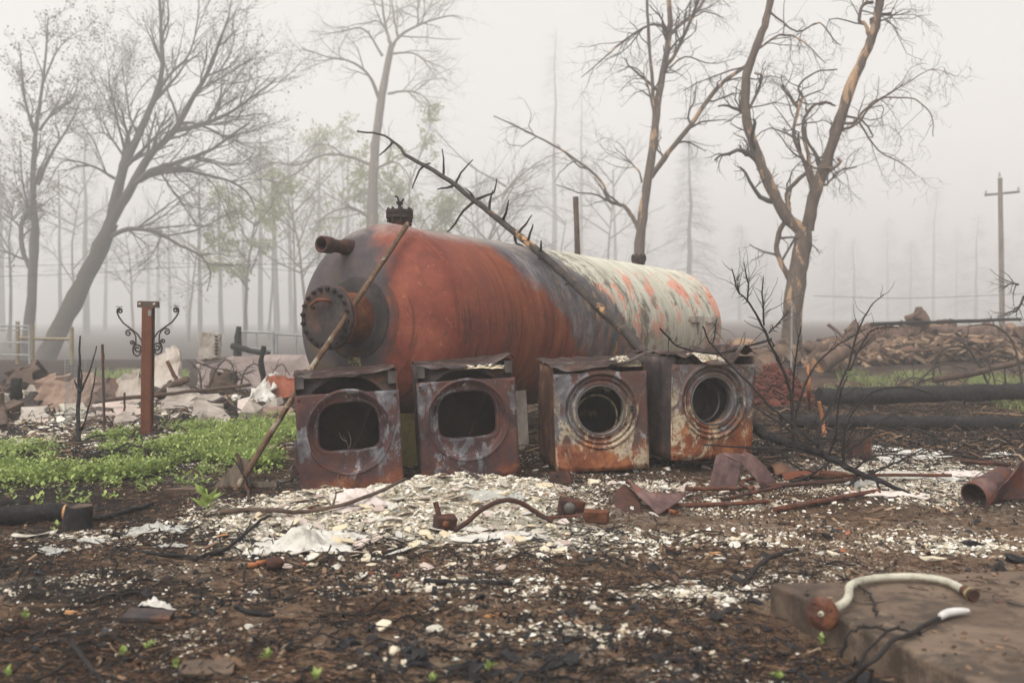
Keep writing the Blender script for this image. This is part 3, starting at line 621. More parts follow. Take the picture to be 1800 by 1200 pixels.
        if s == 3:
            b = MB(); r_ = random.Random(5)
            for k in range(26):
                t = R(52 + 88 * k / 25); rr = .165 + r_.uniform(-.012, .01); b.box((rr * math.cos(t), .15 + r_.uniform(-.01, .01), cz + rr * math.sin(t) - .005), (.006, .02, r_.uniform(.012, .034)), Euler((.3, -t + math.pi / 2, 0)))
            for k in range(22): b.box((-.075 + .0075 * k, .56, cz - .08 + r_.uniform(-.01, .01)), (.004, .004, r_.uniform(.02, .05)))
            b.build('flaking_scale', MT['soot_gold'], dr)
        b = MB(); lx = .232
        for dz, hh in ((.012, .018), (-.012, .018)): b.box((lx, .012 + warp(lx, cz, s, .018), cz + dz), (.022, .014, hh))
        b.build('latch_slot', MT['inner'], fp)  # solid near-black blocks, the shade of the latch hole as colour
        b = MB(); y_ = .008 + warp(lx, cz, s, .018)
        for bx, bz, bw, bh in ((0, .026, .034, .006), (0, -.026, .034, .006), (-.015, 0, .006, .05), (.015, 0, .006, .05)): b.box((lx + bx, y_, cz + bz), (bw, .012, bh))
        b.build('latch_frame', MT['drum'], fp)
    return root
def top_flat(s, lift=0.0, sag=.02):
    def f(u, v, H):
        x = -MW / 2 - .004 + u * (MW + .008); y = .02 + v * (MD - .01)
        y += .03 * float(fbm(u * 6 + s, v, s + 90, 3)) * (v < .1); z = H + .012 + warp(u * 2, v * 2, s, .035) + warp(u * 7, v * 7, s + 5, .022) - .02 * v - sag * math.sin(u * math.pi) * (1 - v) + lift * max(0, u - .75) * 4 * (1 - v)
        if u > .97: z -= .03
        if v < .06: z -= .016
        return (x, y, z)
    return f
def top_curl(u, v, H):            # rolled up on the right, gaping at the front
    x = -MW / 2 - .015 + u * (MW + .02); y = -.02 + v * (MD + .02)
    z = H + .008 + warp(u * 2, v * 2, 23, .07) + warp(u * 7, v * 7, 24, .03) + .04 * sstep(.55, .95, u) * (1.1 - v) - .03 * (1 - v) * math.exp(-((u - .25) / .2) ** 2) + .02 * math.sin(u * 14) * (1 - v) * (u > .6)
    if v < .12: z -= .022 * (1 - v / .12)
    return (x, float(y), float(z))
def top_caved(u, v, H):           # caved in and filled with ash
    x = -MW / 2 - .01 + u * (MW + .02); y = -.02 + v * (MD + .03)
    c = math.exp(-((u - .52) / .27) ** 4); z = H + .012 - .085 * c * (1 - .85 * v) + warp(u * 2, v * 2, 31, .06) + warp(u * 7, v * 7, 32, .035)
    z += .022 * math.exp(-((u - .26) / .05) ** 2) * (1 - v) + .06 * math.exp(-((u - .86) / .08) ** 2) * (1 - .5 * v)
    return (x, y, z)
machine('clothes_dryer', 'dryer', 1, 620, 863, 6.72, 10.5, (.3, -3.0), .80, .665, 'burnt dryer standing behind the leaning pole, its door opening hollow and black', MT['dryer_a'], MT['side_rust'], top_flat(1, .022, .02))
machine('clothes_dryer', 'dryer', 2, 829, 843, 6.98, 8, (.3, -3.2), .825, .70, 'burnt dryer with rusty brown inside and plaster bits on its lid', MT['dryer_b'], MT['side'], top_flat(2, .05, .045))
machine('washing_machine', 'washer', 3, 1060, 827, 7.22, 7.5, (.3, -2.0), .775, .715, 'burnt washer with curled-up lid and golden flakes inside its drum', MT['wash_a'], MT['side_rust'], top_curl)
machine('washing_machine', 'washer', 4, 1253, 806, 7.40, 20, (.2, .5), .765, .70, 'burnt washer heaped with pale ash on its caved-in lid', MT['wash_b'], MT['side'], top_caved)
# ash lying in the caved lid
Mw4 = None
# ================================================================== trees
def vtubes(P, Rr, sides=3):
    """many tapered tubes at once: P (n,K,3), Rr (n,K) -> verts, quads"""
    n, K, _ = P.shape
    T = np.empty_like(P); T[:, 1:-1] = P[:, 2:] - P[:, :-2]; T[:, 0] = P[:, 1] - P[:, 0]; T[:, -1] = P[:, -1] - P[:, -2]
    T /= np.linalg.norm(T, axis=2, keepdims=True) + 1e-9
    ref = np.where((np.abs(T[:, :1, 2:]) > .8), np.array([[[1., 0, 0]]]), np.array([[[0, 0, 1.]]]))
    A = np.cross(T, np.broadcast_to(ref, T.shape)); A /= np.linalg.norm(A, axis=2, keepdims=True) + 1e-9; B = np.cross(T, A)
    ang = 2 * np.pi * np.arange(sides) / sides
    V = P[:, :, None] + Rr[:, :, None, None] * (A[:, :, None] * np.cos(ang)[None, None, :, None] + B[:, :, None] * np.sin(ang)[None, None, :, None])
    base = np.arange(n * K).reshape(n, K) * sides; j = np.arange(sides); j2 = (j + 1) % sides
    a = base[:, :-1, None] + j; b = base[:, :-1, None] + j2; c = base[:, 1:, None] + j2; d = base[:, 1:, None] + j
    return V.reshape(-1, 3), np.stack([a, b, c, d], -1).reshape(-1, 4)
def interp(P, t):
    """points and tangents at fractional parameter t (n,) along polylines P (n,K,3)"""
    K = P.shape[1]; f = t * (K - 1); i = np.clip(f.astype(int), 0, K - 2); w_ = (f - i)[:, None]; r = np.arange(len(P))
    a, b = P[r, i], P[r, i + 1]; d = b - a; return a + d * w_, d / (np.linalg.norm(d, axis=1, keepdims=True) + 1e-9)
def grow(P, Rr, m, L, ang=.9, wig=.35, up=.0, K=5, t0=.15, rr=.45, r=rng, flat=1.0, rmin=.003):
    """m children on every polyline, L = (min,max) length"""
    n = len(P); id_ = np.repeat(np.arange(n), m); N = len(id_); t = r.uniform(t0, 1.0, N)
    st, tg = interp(P[id_], t); rad = np.take_along_axis(Rr[id_], np.clip((t * (Rr.shape[1] - 1)).astype(int), 0, Rr.shape[1] - 1)[:, None], 1)[:, 0]
    q = r.normal(size=(N, 3)); q[:, 1] *= flat; q -= tg * np.sum(q * tg, 1, keepdims=True); q /= np.linalg.norm(q, axis=1, keepdims=True) + 1e-9
    a = ang * r.uniform(.55, 1.25, N)[:, None]; d = tg * np.cos(a) + q * np.sin(a)
    ln = r.uniform(L[0], L[1], N) * (1.15 - .55 * t); out = np.empty((N, K, 3)); out[:, 0] = st
    for k in range(1, K):
        d = d + r.normal(size=(N, 3)) * wig + np.array([0, 0, up]); d /= np.linalg.norm(d, axis=1, keepdims=True) + 1e-9
        out[:, k] = out[:, k - 1] + d * (ln / (K - 1))[:, None]
    r0 = np.maximum(rad * rr, rmin); return out, r0[:, None] * np.linspace(1, .35, K)[None]
def resample(pts, K):
    pts = np.array([tuple(p) for p in pts]); s = np.r_[0, np.cumsum(np.linalg.norm(np.diff(pts, axis=0), axis=1))]
    return np.stack([np.interp(np.linspace(0, s[-1], K), s, pts[:, i]) for i in range(3)], 1)
def smooth(pts, k=4, wob=0.0, r=random):
    """catmull-rom through the points, with a little wobble"""
    pts = [Vector(p) for p in pts]; P = [pts[0] * 2 - pts[1]] + pts + [pts[-1] * 2 - pts[-2]]; o = []
    for i in range(1, len(P) - 2):
        for j in range(k):
            t = j / k; a, b, c, d = P[i - 1], P[i], P[i + 1], P[i + 2]
            q = .5 * ((2 * b) + (c - a) * t + (2 * a - 5 * b + 4 * c - d) * t * t + (3 * b - a - 3 * c + d) * t ** 3)
            if wob and (j or i > 1): q = q + Vector((r.uniform(-wob, wob), r.uniform(-wob, wob), r.uniform(-wob, wob)))
            o.append(q)
    o.append(pts[-1]); return o
LEAFV = [(0, 0, 0), (.5, .28, .05), (1, 0, 0), (.5, -.28, .05)]; LEAFF = [(0, 1, 2, 3)]
def leaves(P, n, size, r, jit=.1):
    """leaf positions hung along polylines"""
    id_ = r.integers(0, len(P), n); st, tg = interp(P[id_], r.uniform(.2, 1, n)); return st + r.normal(size=(n, 3)) * jit
def tree(name, label, d, limbs, mat, spec, seed, group=None, TS=1.95, TH=.74, leaf=None, twig='twig', wob=.02, sides=10):
    """limbs: (pixel polyline, r0, r1, depth offset at tip); spec: growth per level"""
    r = np.random.default_rng(seed); rr = random.Random(seed); d *= TS; limbs = [(a_, b_ * TS * TH, c_ * TS * TH, e_ * TS) for a_, b_, c_, e_ in limbs]
    spec = [(m_, (L_[0] * TS, L_[1] * TS), *q_) for m_, L_, *q_ in spec]; leaf = leaf and (leaf[0], leaf[1] * TS, leaf[2])
    p0 = at(*limbs[0][0][0], d); root = empty(name, (p0.x, p0.y, ghf(p0.x, p0.y)), label, 'tree', group); inv = -Vector(root.location)
    polys, rads, seen = [], [], []
    for i, (pl, r0, r1, dd) in enumerate(limbs):
        n = len(pl); d0 = d if i == 0 else min(seen, key=lambda q: (q[0] - pl[0][0]) ** 2 + (q[1] - pl[0][1]) ** 2)[2]   # spring from the limb it meets
        dep = [d0 + dd * (k / (n - 1)) ** 1.2 for k in range(n)]
        pts = [at(q[0], q[1], dep[k]) + inv for k, q in enumerate(pl)]
        for k in range(n - 1):
            for f_ in (0, .25, .5, .75, 1): seen.append((pl[k][0] + (pl[k + 1][0] - pl[k][0]) * f_, pl[k][1] + (pl[k + 1][1] - pl[k][1]) * f_, dep[k] + (dep[k + 1] - dep[k]) * f_))
        if i == 0: pts[0].z = min(pts[0].z, -.25)
        sm = smooth(pts, 4, wob, rr); b = MB(); rad = [r0 + (r1 - r0) * (k / (len(sm) - 1)) ** .8 for k in range(len(sm))]
        rad = [q * rr.uniform(.93, 1.08) for q in rad]
        if i == 0: rad[0] *= 1.35; rad[1] *= 1.15
        b.tube(sm, rad, sides if i == 0 else 8, rough=.09); b.build('trunk' if i == 0 else 'limb', mat, root)
        polys.append(resample(sm, 9)); rads.append(np.interp(np.linspace(0, 1, 9), np.linspace(0, 1, len(rad)), rad))
    P = np.array(polys[(1 if len(polys) > 1 else 0):]); Rr = np.array(rads[(1 if len(polys) > 1 else 0):]); Vs, Fs, off = [], [], 0; allP = []
    for (m, L, ang, wig, up, K, sd) in spec:
        P, Rr = grow(P, Rr, m, L, ang, wig, up, K, .12, .5, r, .8, .0024 * TS); V, F = vtubes(P, Rr, sd); Vs.append(V); Fs.append(F + off); off += len(V); allP.append(P)
    cr = npmesh('crown', np.concatenate(Vs), np.concatenate(Fs), MT[twig], True); cr.parent = root
    if leaf:
        n, size, mt = leaf; Pp = leaves(allP[-1], n, size, r); M = rotmats(n, math.pi, r); s_ = size * r.uniform(.6, 1.3, n)
        lf = scatter('foliage', LEAFV, LEAFF, Pp, np.stack([s_, s_, s_], 1), M, MT[mt]); lf.parent = root
    return root
# ---- leaning oak
tree('oak_tree', 'big bare oak leaning to the right over the rubble with arching limbs', 24, [
    ([(72, 640), (100, 588), (135, 520), (170, 450), (196, 392)], .33, .24, 0),
    ([(192, 398), (208, 330), (222, 280), (246, 232), (266, 186), (284, 130), (284, 70), (281, 0), (284, -40)], .20, .03, .8),
    ([(196, 390), (230, 330), (263, 274), (306, 230), (334, 180), (363, 132), (383, 84), (402, 30)], .18, .03, -.6),
    ([(228, 330), (266, 300), (316, 284), (366, 266), (400, 243), (440, 215)], .10, .025, -1.2),
    ([(306, 230), (352, 220), (400, 200), (450, 166), (486, 138)], .09, .02, -.5),
    ([(245, 318), (300, 296), (352, 306), (400, 317), (434, 338), (450, 370)], .08, .02, 1.4),
    ([(188, 418), (227, 403), (273, 408), (317, 432), (353, 450), (370, 478), (364, 512)], .09, .015, -1.5),
    ([(222, 282), (200, 250), (180, 215), (165, 205)], .05, .012, .8), ([(242, 236), (228, 205), (222, 160), (214, 120)], .05, .012, 1.0),
    ([(202, 314), (165, 294), (118, 282), (95, 300)], .05, .012, -1.0), ([(270, 176), (300, 130), (330, 100), (345, 50), (350, 0)], .06, .015, 1.5),
    ([(240, 320), (276, 300), (300, 330), (330, 372), (350, 400)], .05, .012, 1.8), ([(222, 280), (206, 210), (193, 150), (190, 120)], .05, .012, -.8),
    ([(305, 232), (330, 215), (380, 232), (420, 250), (450, 262)], .05, .012, .9), ([(330, 185), (350, 160), (400, 130), (440, 105)], .05, .015, -1)],
    MT['bark'], [(11, (.8, 2.1), .6, .15, .06, 6, 4), (6, (.45, 1.2), .62, .18, .05, 5, 3), (4, (.25, .7), .62, .2, .03, 4, 3)], 21, leaf=(5200, .055, 'dead_leaf'))
tree('young_oak_tree', 'slender forked bare tree behind the white pipe rail', 26, [
    ([(35, 640), (52, 560), (57, 480), (62, 400)], .20, .15, 0),
    ([(62, 400), (58, 330), (62, 240), (72, 170), (80, 100), (85, 30)], .14, .02, .5),
    ([(63, 238), (45, 180), (38, 120), (33, 75)], .07, .015, .5), ([(70, 230), (95, 195), (125, 176), (138, 140)], .06, .012, -.8),
    ([(66, 325), (90, 272), (125, 215), (141, 178)], .08, .015, .9), ([(58, 398), (40, 320), (35, 255)], .05, .012, -.6), ([(52, 470), (40, 440), (38, 395), (50, 375)], .09, .07, .2), ([(74, 150), (100, 90), (128, 60)], .04, .01, .3)],
    MT['bark'], [(8, (.6, 1.5), .7, .2, .03, 5, 4), (5, (.35, .8), .7, .25, 0, 5, 3), (3, (.2, .45), .8, .3, 0, 4, 3)], 22, leaf=(2600, .07, 'dead_leaf'))
tree('pale_bare_tree', 'tall pale grey bare tree standing behind the near end of the tank', 34, [
    ([(652, 610), (655, 400), (656, 300), (664, 220), (675, 150), (688, 82)], .36, .17, 0),
    ([(688, 83), (680, 55), (672, 10), (668, -50)], .12, .03, .4), ([(688, 85), (705, 62), (742, 42), (790, 28), (815, 35)], .11, .02, -.6),
    ([(700, 66), (692, 30), (688, -10), (690, -50)], .08, .02, 1.2), ([(667, 176), (648, 132), (615, 108), (575, 100), (530, 85)], .11, .02, -1.5),
    ([(652, 290), (615, 276), (572, 272), (522, 290), (478, 286), (440, 300)], .11, .02, 1), ([(682, 165), (712, 160), (742, 168), (765, 196)], .08, .015, .8),
    ([(672, 98), (640, 52), (600, 55), (560, 62)], .08, .02, .8), ([(688, 95), (725, 94), (750, 112), (768, 140)], .07, .015, -1), ([(655, 300), (690, 285), (712, 300), (730, 340)], .08, .015, -1.5),
    ([(652, 385), (620, 366), (585, 372), (555, 392)], .09, .02, -1), ([(735, 45), (735, 10), (745, -30)], .06, .02, .5)],
    MT['bark_pale'], [(10, (1.0, 2.2), .75, .24, .0, 6, 4), (5, (.5, 1.3), .8, .28, -.02, 5, 3), (3, (.3, .7), .8, .3, -.02, 4, 3)], 23, twig='bark_pale', TH=.6)
tree('scorched_tree', 'scorched tree with orange peeled trunk and a long drooping limb behind the tank', 17, [
    ([(1126, 622), (1123, 470), (1127, 400), (1137, 326)], .135, .092, 0),
    ([(1136, 336), (1150, 240), (1158, 170), (1172, 90), (1178, 40), (1174, -20), (1170, -80)], .098, .04, .3),
    ([(1150, 215), (1147, 150), (1140, 60), (1137, -10), (1132, -70)], .042, .025, -.3),
    ([(1144, 312), (1175, 268), (1214, 220), (1250, 168), (1275, 142), (1312, 116)], .062, .035, -.8),
    ([(1126, 408), (1112, 382), (1096, 362), (1070, 352), (1056, 318), (1010, 279), (958, 248), (905, 221), (868, 204)], .055, .012, .8),
    ([(1128, 320), (1122, 300), (1100, 276), (1082, 262)], .025, .008, .5), ([(1176, 52), (1142, 44), (1092, 76), (1056, 108), (1022, 136)], .035, .008, -.8),
    ([(1178, 60), (1200, 40), (1226, 18), (1250, -20)], .045, .03, .5), ([(1164, 125), (1190, 90), (1220, 20), (1240, -30)], .045, .025, -.3), ([(1150, 200), (1135, 140), (1112, 118), (1085, 128)], .024, .008, .6), ([(1176, 120), (1205, 100), (1250, 112), (1290, 104)], .022, .008, 1.0)],
    MT['bark_peel'], [(7, (.5, 1.2), .8, .26, -.05, 7, 4), (4, (.25, .8), .8, .3, -.05, 6, 3), (2, (.15, .4), .9, .32, -.05, 4, 3)], 24, wob=.012, TS=1.65, TH=.8)
tree('twisted_tree', 'twisted forked tree with patchy orange peeled bark beside the log pile', 15.5, [
    ([(1392, 640), (1394, 560), (1402, 480), (1412, 420), (1412, 396)], .20, .155, 0),
    ([(1406, 405), (1374, 368), (1346, 310), (1322, 246), (1309, 182), (1316, 120), (1336, 68), (1350, 20), (1366, -70)], .115, .065, .2),
    ([(1420, 405), (1430, 350), (1452, 288), (1477, 210), (1500, 140), (1522, 92), (1536, 58), (1546, 8), (1550, -50)], .125, .075, -.3),
    ([(1527, 62), (1520, 42), (1510, 36), (1516, 10), (1534, 4)], .036, .03, 0), ([(1428, 335), (1416, 290), (1394, 238), (1404, 192), (1410, 170), (1404, 152), (1432, 128), (1472, 122)], .05, .012, -.3),
    ([(1430, 325), (1420, 270), (1411, 218), (1428, 188), (1450, 180), (1468, 186)], .046, .02, .3), ([(1404, 192), (1390, 172), (1376, 156), (1372, 148)], .04, .01, .2),
    ([(1388, 492), (1366, 442), (1371, 404), (1388, 376), (1382, 342), (1400, 320), (1424, 300)], .055, .035, .35), ([(1474, 212), (1500, 217), (1522, 192), (1560, 166), (1594, 147)], .035, .010, -.6),
    ([(1484, 205), (1514, 210), (1534, 238), (1528, 242)], .025, .008, .4), ([(1478, 230), (1510, 214), (1536, 178), (1575, 172), (1612, 176), (1638, 205), (1640, 240)], .026, .008, .6),
    ([(1445, 325), (1456, 322), (1478, 300), (1506, 293)], .022, .014, .3), ([(1474, 280), (1478, 285), (1462, 295), (1430, 296)], .03, .025, -.2),
    ([(1314, 125), (1298, 120), (1240, 140), (1200, 160)], .022, .008, .5), ([(1330, 88), (1370, 62), (1410, 72), (1450, 110)], .024, .008, -.7), ([(1312, 200), (1328, 170), (1340, 135), (1326, 128)], .03, .02, .1),
    ([(1352, 20), (1400, 55), (1440, 40), (1465, 70), (1478, 80)], .022, .008, .6), ([(1540, 40), (1565, 30), (1600, 20)], .022, .008, -.4), ([(1594, 147), (1640, 122), (1680, 135)], .010, .005, .2), ([(1510, 215), (1545, 265), (1590, 290), (1610, 310)], .018, .006, .5)],
    MT['bark_peel'], [(6, (.4, 1.05), .85, .3, -.03, 7, 4), (4, (.2, .6), .85, .32, -.05, 6, 3), (2, (.12, .35), .9, .35, -.05, 4, 3)], 25, wob=.012, TS=1.4, TH=.82)
# ---- lighter broadleaf trees in the mist
def mist_tree(name, label, px, base_y, top_y, d, seed, leaf, group, lean=0, mat='bark_pale', sp=1.0, dens=1.0):
    r = random.Random(seed); h = base_y - top_y; lim = [([(px, base_y), (px + lean * .3 + r.uniform(-4, 4), base_y - h * .25), (px + lean * .6 + r.uniform(-6, 6), base_y - h * .5), (px + lean, base_y - h * .72)], .012 * d ** .6, .03, 0)]
    for k in range(9):
        t = r.uniform(.3, .75); sx = r.choice((-1, 1)) * r.uniform(.08, .28) * h * sp; y0 = base_y - h * t; x0 = px + lean * t * 1.2
        lim.append(([(x0, y0), (x0 + sx * .5, y0 - h * r.uniform(.08, .14)), (x0 + sx, y0 - h * r.uniform(.12, .28))], .05, .012, r.uniform(-2, 2)))
    return tree(name, label, d, lim, MT[mat], [(int(8 * dens), (h * d / FPX * .07, h * d / FPX * .17), .7, .2, .03, 5, 3), (int(5 * dens), (h * d / FPX * .04, h * d / FPX * .09), .8, .25, 0, 4, 3)], seed, group, leaf=leaf, twig='twig', wob=.03, sides=7)
mist_tree('leafing_tree', 'slim tree in fresh pale green leaf rising behind the tank nozzle', 722, 600, 185, 40, 31, (5200, .13, 'spring'), 'misty trees')
mist_tree('leafing_tree', 'low tree with sparse yellow-green leaves behind the concrete panel', 430, 600, 300, 34, 32, (3400, .11, 'spring'), 'misty trees', 20)
mist_tree('leafing_tree', 'yellow-green budding tree between the leaning oak and the pale tree', 520, 600, 180, 46, 33, (3000, .12, 'spring'), 'misty trees', -10)
mist_tree('bare_thicket_tree', 'bare arching tree behind the charred leaning sapling', 800, 600, 200, 36, 34, None, 'misty trees', 110, 'bark_pale', 1.3)
mist_tree('bare_thicket_tree', 'bare multi-branched tree in the mist just left of the tank dome', 545, 600, 250, 38, 35, None, 'misty trees', -40, 'bark_pale', 1.2)
mist_tree('bare_thicket_tree', 'bare tree filling the mist behind the middle of the tank', 905, 600, 260, 40, 36, None, 'misty trees', -50, 'bark_pale', 1.3)
mist_tree('bare_thicket_tree', 'twiggy tree at the wood edge beyond the yellow rail', 15, 600, 250, 40, 37, (1200, .1, 'dead_leaf'), 'misty trees', 10, 'bark', 1.0)
mist_tree('bare_thicket_tree', 'faint bare tree beyond the scorched tree and its drooping limb', 1060, 600, 230, 50, 38, None, 'misty trees', 20, 'bark_pale', 1.3)
# ---- conifers, dead and standing
def conifer(name, label, px, top_y, d, seed, w, bare=.35, dens=90, rb=.16, base_y=None):
    r = np.random.default_rng(seed); d *= 2.1; w *= 2.1; rb *= 1.9; p = at(px, 600, d); z0 = ghf(p.x, p.y); top = at(px, top_y, d).z; H = top - z0
    root = empty(name, (p.x, p.y, z0), label, 'tree', 'dead conifers standing in the fog')
    b = MB(); k = 9; b.tube([(r.normal() * .03 * i, r.normal() * .03 * i, H * i / (k - 1) - (.2 if i == 0 else 0)) for i in range(k)], [rb * (1 - .92 * i / (k - 1)) for i in range(k)], 8); b.build('trunk', MT['bark_far'], root)
    n = dens; z = H * (bare + (1 - bare) * r.uniform(0, 1, n) ** .9 * .99); a = r.uniform(0, 2 * np.pi, n); L = w * (1.04 - (z / H - bare) / (1 - bare)) * r.uniform(.55, 1.1, n) + .15
    K = 5; P = np.empty((n, K, 3)); 
    for q in range(K):
        s_ = q / (K - 1); P[:, q, 0] = np.cos(a) * L * s_; P[:, q, 1] = np.sin(a) * L * s_; P[:, q, 2] = z + L * (.12 * s_ - .42 * s_ * s_)
    P[:, 1:] += r.normal(size=P[:, 1:].shape) * .04
    Rr = np.maximum(.03 * (1 - z / H) + .012, .012)[:, None] * np.linspace(1, .4, K)[None]
    V, F = vtubes(P, Rr, 3); P2, R2 = grow(P, Rr, 8, (.25 * w, .5 * w), .9, .15, -.12, 3, .2, .5, r, 1, .008); V2, F2 = vtubes(P2, R2, 3)
    c = npmesh('crown', np.concatenate([V, V2]), np.concatenate([F, F2 + len(V)]), MT['conifer'], True); c.parent = root
    return root
def snag(label, px, d, top_y, seed, rb=.17):
    r = np.random.default_rng(seed); d = d * 1.7 + 45; rb *= 2.0; p = at(px, 600, d); z0 = ghf(p.x, p.y); H = at(px, top_y, d).z - z0
    root = empty('standing_dead_tree', (p.x, p.y, z0), label, 'tree', 'bare trunks in the fog'); lean = r.normal() * .02
    b = MB(); b.tube([(lean * H * i / 7 + r.normal() * .03, r.normal() * .03, H * i / 7 - (.2 if i == 0 else 0)) for i in range(8)], [rb * (1 - .7 * i / 7) for i in range(8)], 8); b.build('trunk', MT['bark_far'], root)
    n = 26; z = H * r.uniform(.3, .98, n); a = r.uniform(0, 2 * np.pi, n); L = r.uniform(.7, 2.8, n); K = 4; P = np.empty((n, K, 3))
    for q in range(K): s_ = q / 3; P[:, q] = np.stack([np.cos(a) * L * s_ + lean * z, np.sin(a) * L * s_, z + L * (.25 * s_ - .3 * s_ * s_)], 1)
    Rr = np.full((n, 1), .025) * np.linspace(1, .4, K)[None]; P2, R2 = grow(P, Rr, 6, (.3, .8), .8, .2, -.05, 4, .2, .5, r, 1, .008)
    V, F = vtubes(P, Rr, 3); V2, F2 = vtubes(P2, R2, 3); c = npmesh('crown', np.concatenate([V, V2]), np.concatenate([F, F2 + len(V)]), MT['twig'], True); c.parent = root
conifer('dead_conifer', 'tallest needle-stripped conifer faint behind the middle of the tank', 975, 55, 85, 41, 3.4, .18, 150, .32)
conifer('dead_conifer', 'thin faint conifer standing close beside the tallest one', 1021, 150, 88, 42, 2.6, .25, 110, .28)
conifer('dead_conifer', 'broad drooping conifer in the fog between the two scorched trees', 1212, 235, 62, 43, 2.9, .12, 230, .24)
conifer('dead_conifer', 'dense dark-topped conifer seen through the leaning oak', 152, 205, 60, 44, 1.9, .4, 190, .25)
conifer('dead_conifer', 'faint conifer at the edge of the wood behind the slender forked tree', 4, 190, 66, 45, 2.4, .2, 150, .25)
conifer('dead_conifer', 'very faint conifer far behind the scroll-bracket post', 262, 330, 95, 46, 2.6, .2, 110, .25)
conifer('dead_conifer', 'faint pointed conifer between the twisted tree and the utility pole', 1640, 330, 105, 47, 3.2, .15, 120, .25)
conifer('dead_conifer', 'faint low conifer just past the twisted tree trunk', 1500, 420, 98, 48, 3.0, .1, 110, .22)
conifer('dead_conifer', 'pale conifer crown rising behind the pale bare tree', 600, 250, 78, 49, 2.6, .25, 130, .25)
conifer('dead_conifer', 'faint ragged conifer behind the drooping limb', 905, 330, 90, 50, 2.8, .2, 110, .24)
conifer('dead_conifer', 'faint conifer beside the utility pole crossarm', 1715, 380, 95, 51, 3.0, .1, 110, .22)
for i, (px, d, ty, rb) in enumerate([(107, 46, 300, .14), (352, 42, 300, .15), (390, 48, 320, .17), (432, 62, 300, .2), (458, 55, 240, .2), (487, 50, 280, .22), (512, 64, 260, .2), (560, 66, 230, .2), (300, 72, 380, .18), (278, 78, 360, .2), (330, 84, 350, .2), (610, 74, 260, .22), (770, 80, 320, .2), (845, 76, 300, .2), (1085, 72, 300, .2), (185, 70, 330, .18), (60, 58, 300, .18)]):
    snag('bare branchless trunk in the fog ' + ('behind the leaning oak' if px < 240 else 'beyond the concrete panel and gate' if px < 540 else 'behind the near half of the tank' if px < 900 else 'around the broad drooping conifer' if px < 1400 else 'beyond the log heap'), px, d, ty, 70 + i, rb)

# ---- the wood itself: fuller crowns dissolving in the fog
for i, (px, ty, d, w_) in enumerate([(1300, 395, 100, 3.4), (1345, 420, 112, 3.2), (1465, 400, 120, 3.6), (1560, 380, 118, 3.8), (1600, 420, 108, 3.0), (1680, 400, 122, 3.8), (1760, 410, 112, 3.6), (1800, 360, 118, 3.8), (1130, 330, 96, 3.2), (850, 330, 92, 3.0)]):
    conifer('dead_conifer', 'soft dim conifer of the far wood, ' + ('right of the broad drooping conifer' if 1250 < px < 1400 else 'beyond the log heap and utility pole' if px > 1400 else 'behind the middle of the tank'), px, ty, d, 140 + i, w_, .06, 200, .22)
for i, (px, ty, d, ln, lb) in enumerate([(120, 250, 46, 20, 'hazy bare tree tangled behind the slender forked tree'), (235, 330, 52, -15, 'hazy bare tree under the crown of the leaning oak'), (330, 300, 50, 25, 'hazy bare tree behind the bracket post'), (470, 230, 54, 15, 'hazy many-twigged tree left of the tank dome'), (590, 230, 56, -20, 'hazy bare tree rising behind the open pipe stub'), (760, 270, 54, 30, 'hazy bare tree behind the tip of the charred sapling'), (850, 240, 58, -25, 'hazy spreading tree behind the spiky sapling branches'), (985, 300, 58, 10, 'hazy bare tree by the burnt pole stub')]):
    mist_tree('bare_thicket_tree', lb, px, 605, ty, d, 240 + i, None, 'misty trees', ln, 'bark_pale', 1.4, 1.4)
# ================================================================== helpers for lying things
def pz(px, py, z):
    """point at height z seen at photo pixel"""
    a = at(px, py, 1.0) - Vector((0, 0, CAMH)); t = (CAMH - z) / -a.z; return Vector((a.x * t, a.y * t, z))
def lie(pl, r, lift=None):
    """pixel polyline laid on the ground, raised by its radius"""
    return [on(x, y) + Vector((0, 0, (r if lift is None else lift))) for x, y in pl]
def stick(name, label, cat, pts, r0, r1, mat, n=7, k=4, wob=.006, rough=.1, twigs=None, seed=0, group=None, twigmat=None):
    """a branch: one stem mesh, and twigs as a part when it has any"""
    sm = smooth(pts, k, wob, random.Random(seed + 5)); K = len(sm); b = MB(); rad = [r0 + (r1 - r0) * i / (K - 1) for i in range(K)]
    b.tube(sm, rad, n, rough=rough); o = b.build(name, mat, label=label, cat=cat, group=group)
    if twigs:
        r = np.random.default_rng(seed); P = resample(sm, 9)[None]; Rr = np.interp(np.linspace(0, 1, 9), np.linspace(0, 1, K), rad)[None]; V_, F_, off = [], [], 0
        for (m_, L, ang, wig, up) in twigs:
            P, Rr = grow(P, Rr, m_, L, ang, wig, up, 5, .1, .55, r, 1, .0016); V, F = vtubes(P, Rr, 4); V_.append(V); F_.append(F + off); off += len(V)
        c = npmesh('twigs', np.concatenate(V_), np.concatenate(F_), twigmat or mat, True, kind='stuff'); c.parent = o
    return o
def ragged(name, label, cat, quad, thick, mat, seed, group=None, nu=12, nv=8, rag=.05, bump_=.012, hard=True):
    """a broken sheet or slab: quad = four corners; ragged outline, real thickness"""
    r = random.Random(seed); q = [Vector(p) for p in quad]; nrm = (q[1] - q[0]).cross(q[3] - q[0]).normalized()
    if nrm.z < -.01: nrm = -nrm
    def f(u, v):
        p = (q[0] * (1 - u) + q[1] * u) * (1 - v) + (q[3] * (1 - u) + q[2] * u) * v
        e = max(abs(u - .5), abs(v - .5)) * 2
        if e > .98: p = p + Vector((r.uniform(-rag, rag), r.uniform(-rag, rag), r.uniform(-rag, rag) * .4))
        return p + nrm * (bump_ * 2 * float(fbm(u * 5 + seed, v * 5, seed, 3)))
    b = MB(); b.grid(f, nu, nv, smooth=not hard); return b.build(name, mat, label=label, cat=cat, group=group, solid=thick)
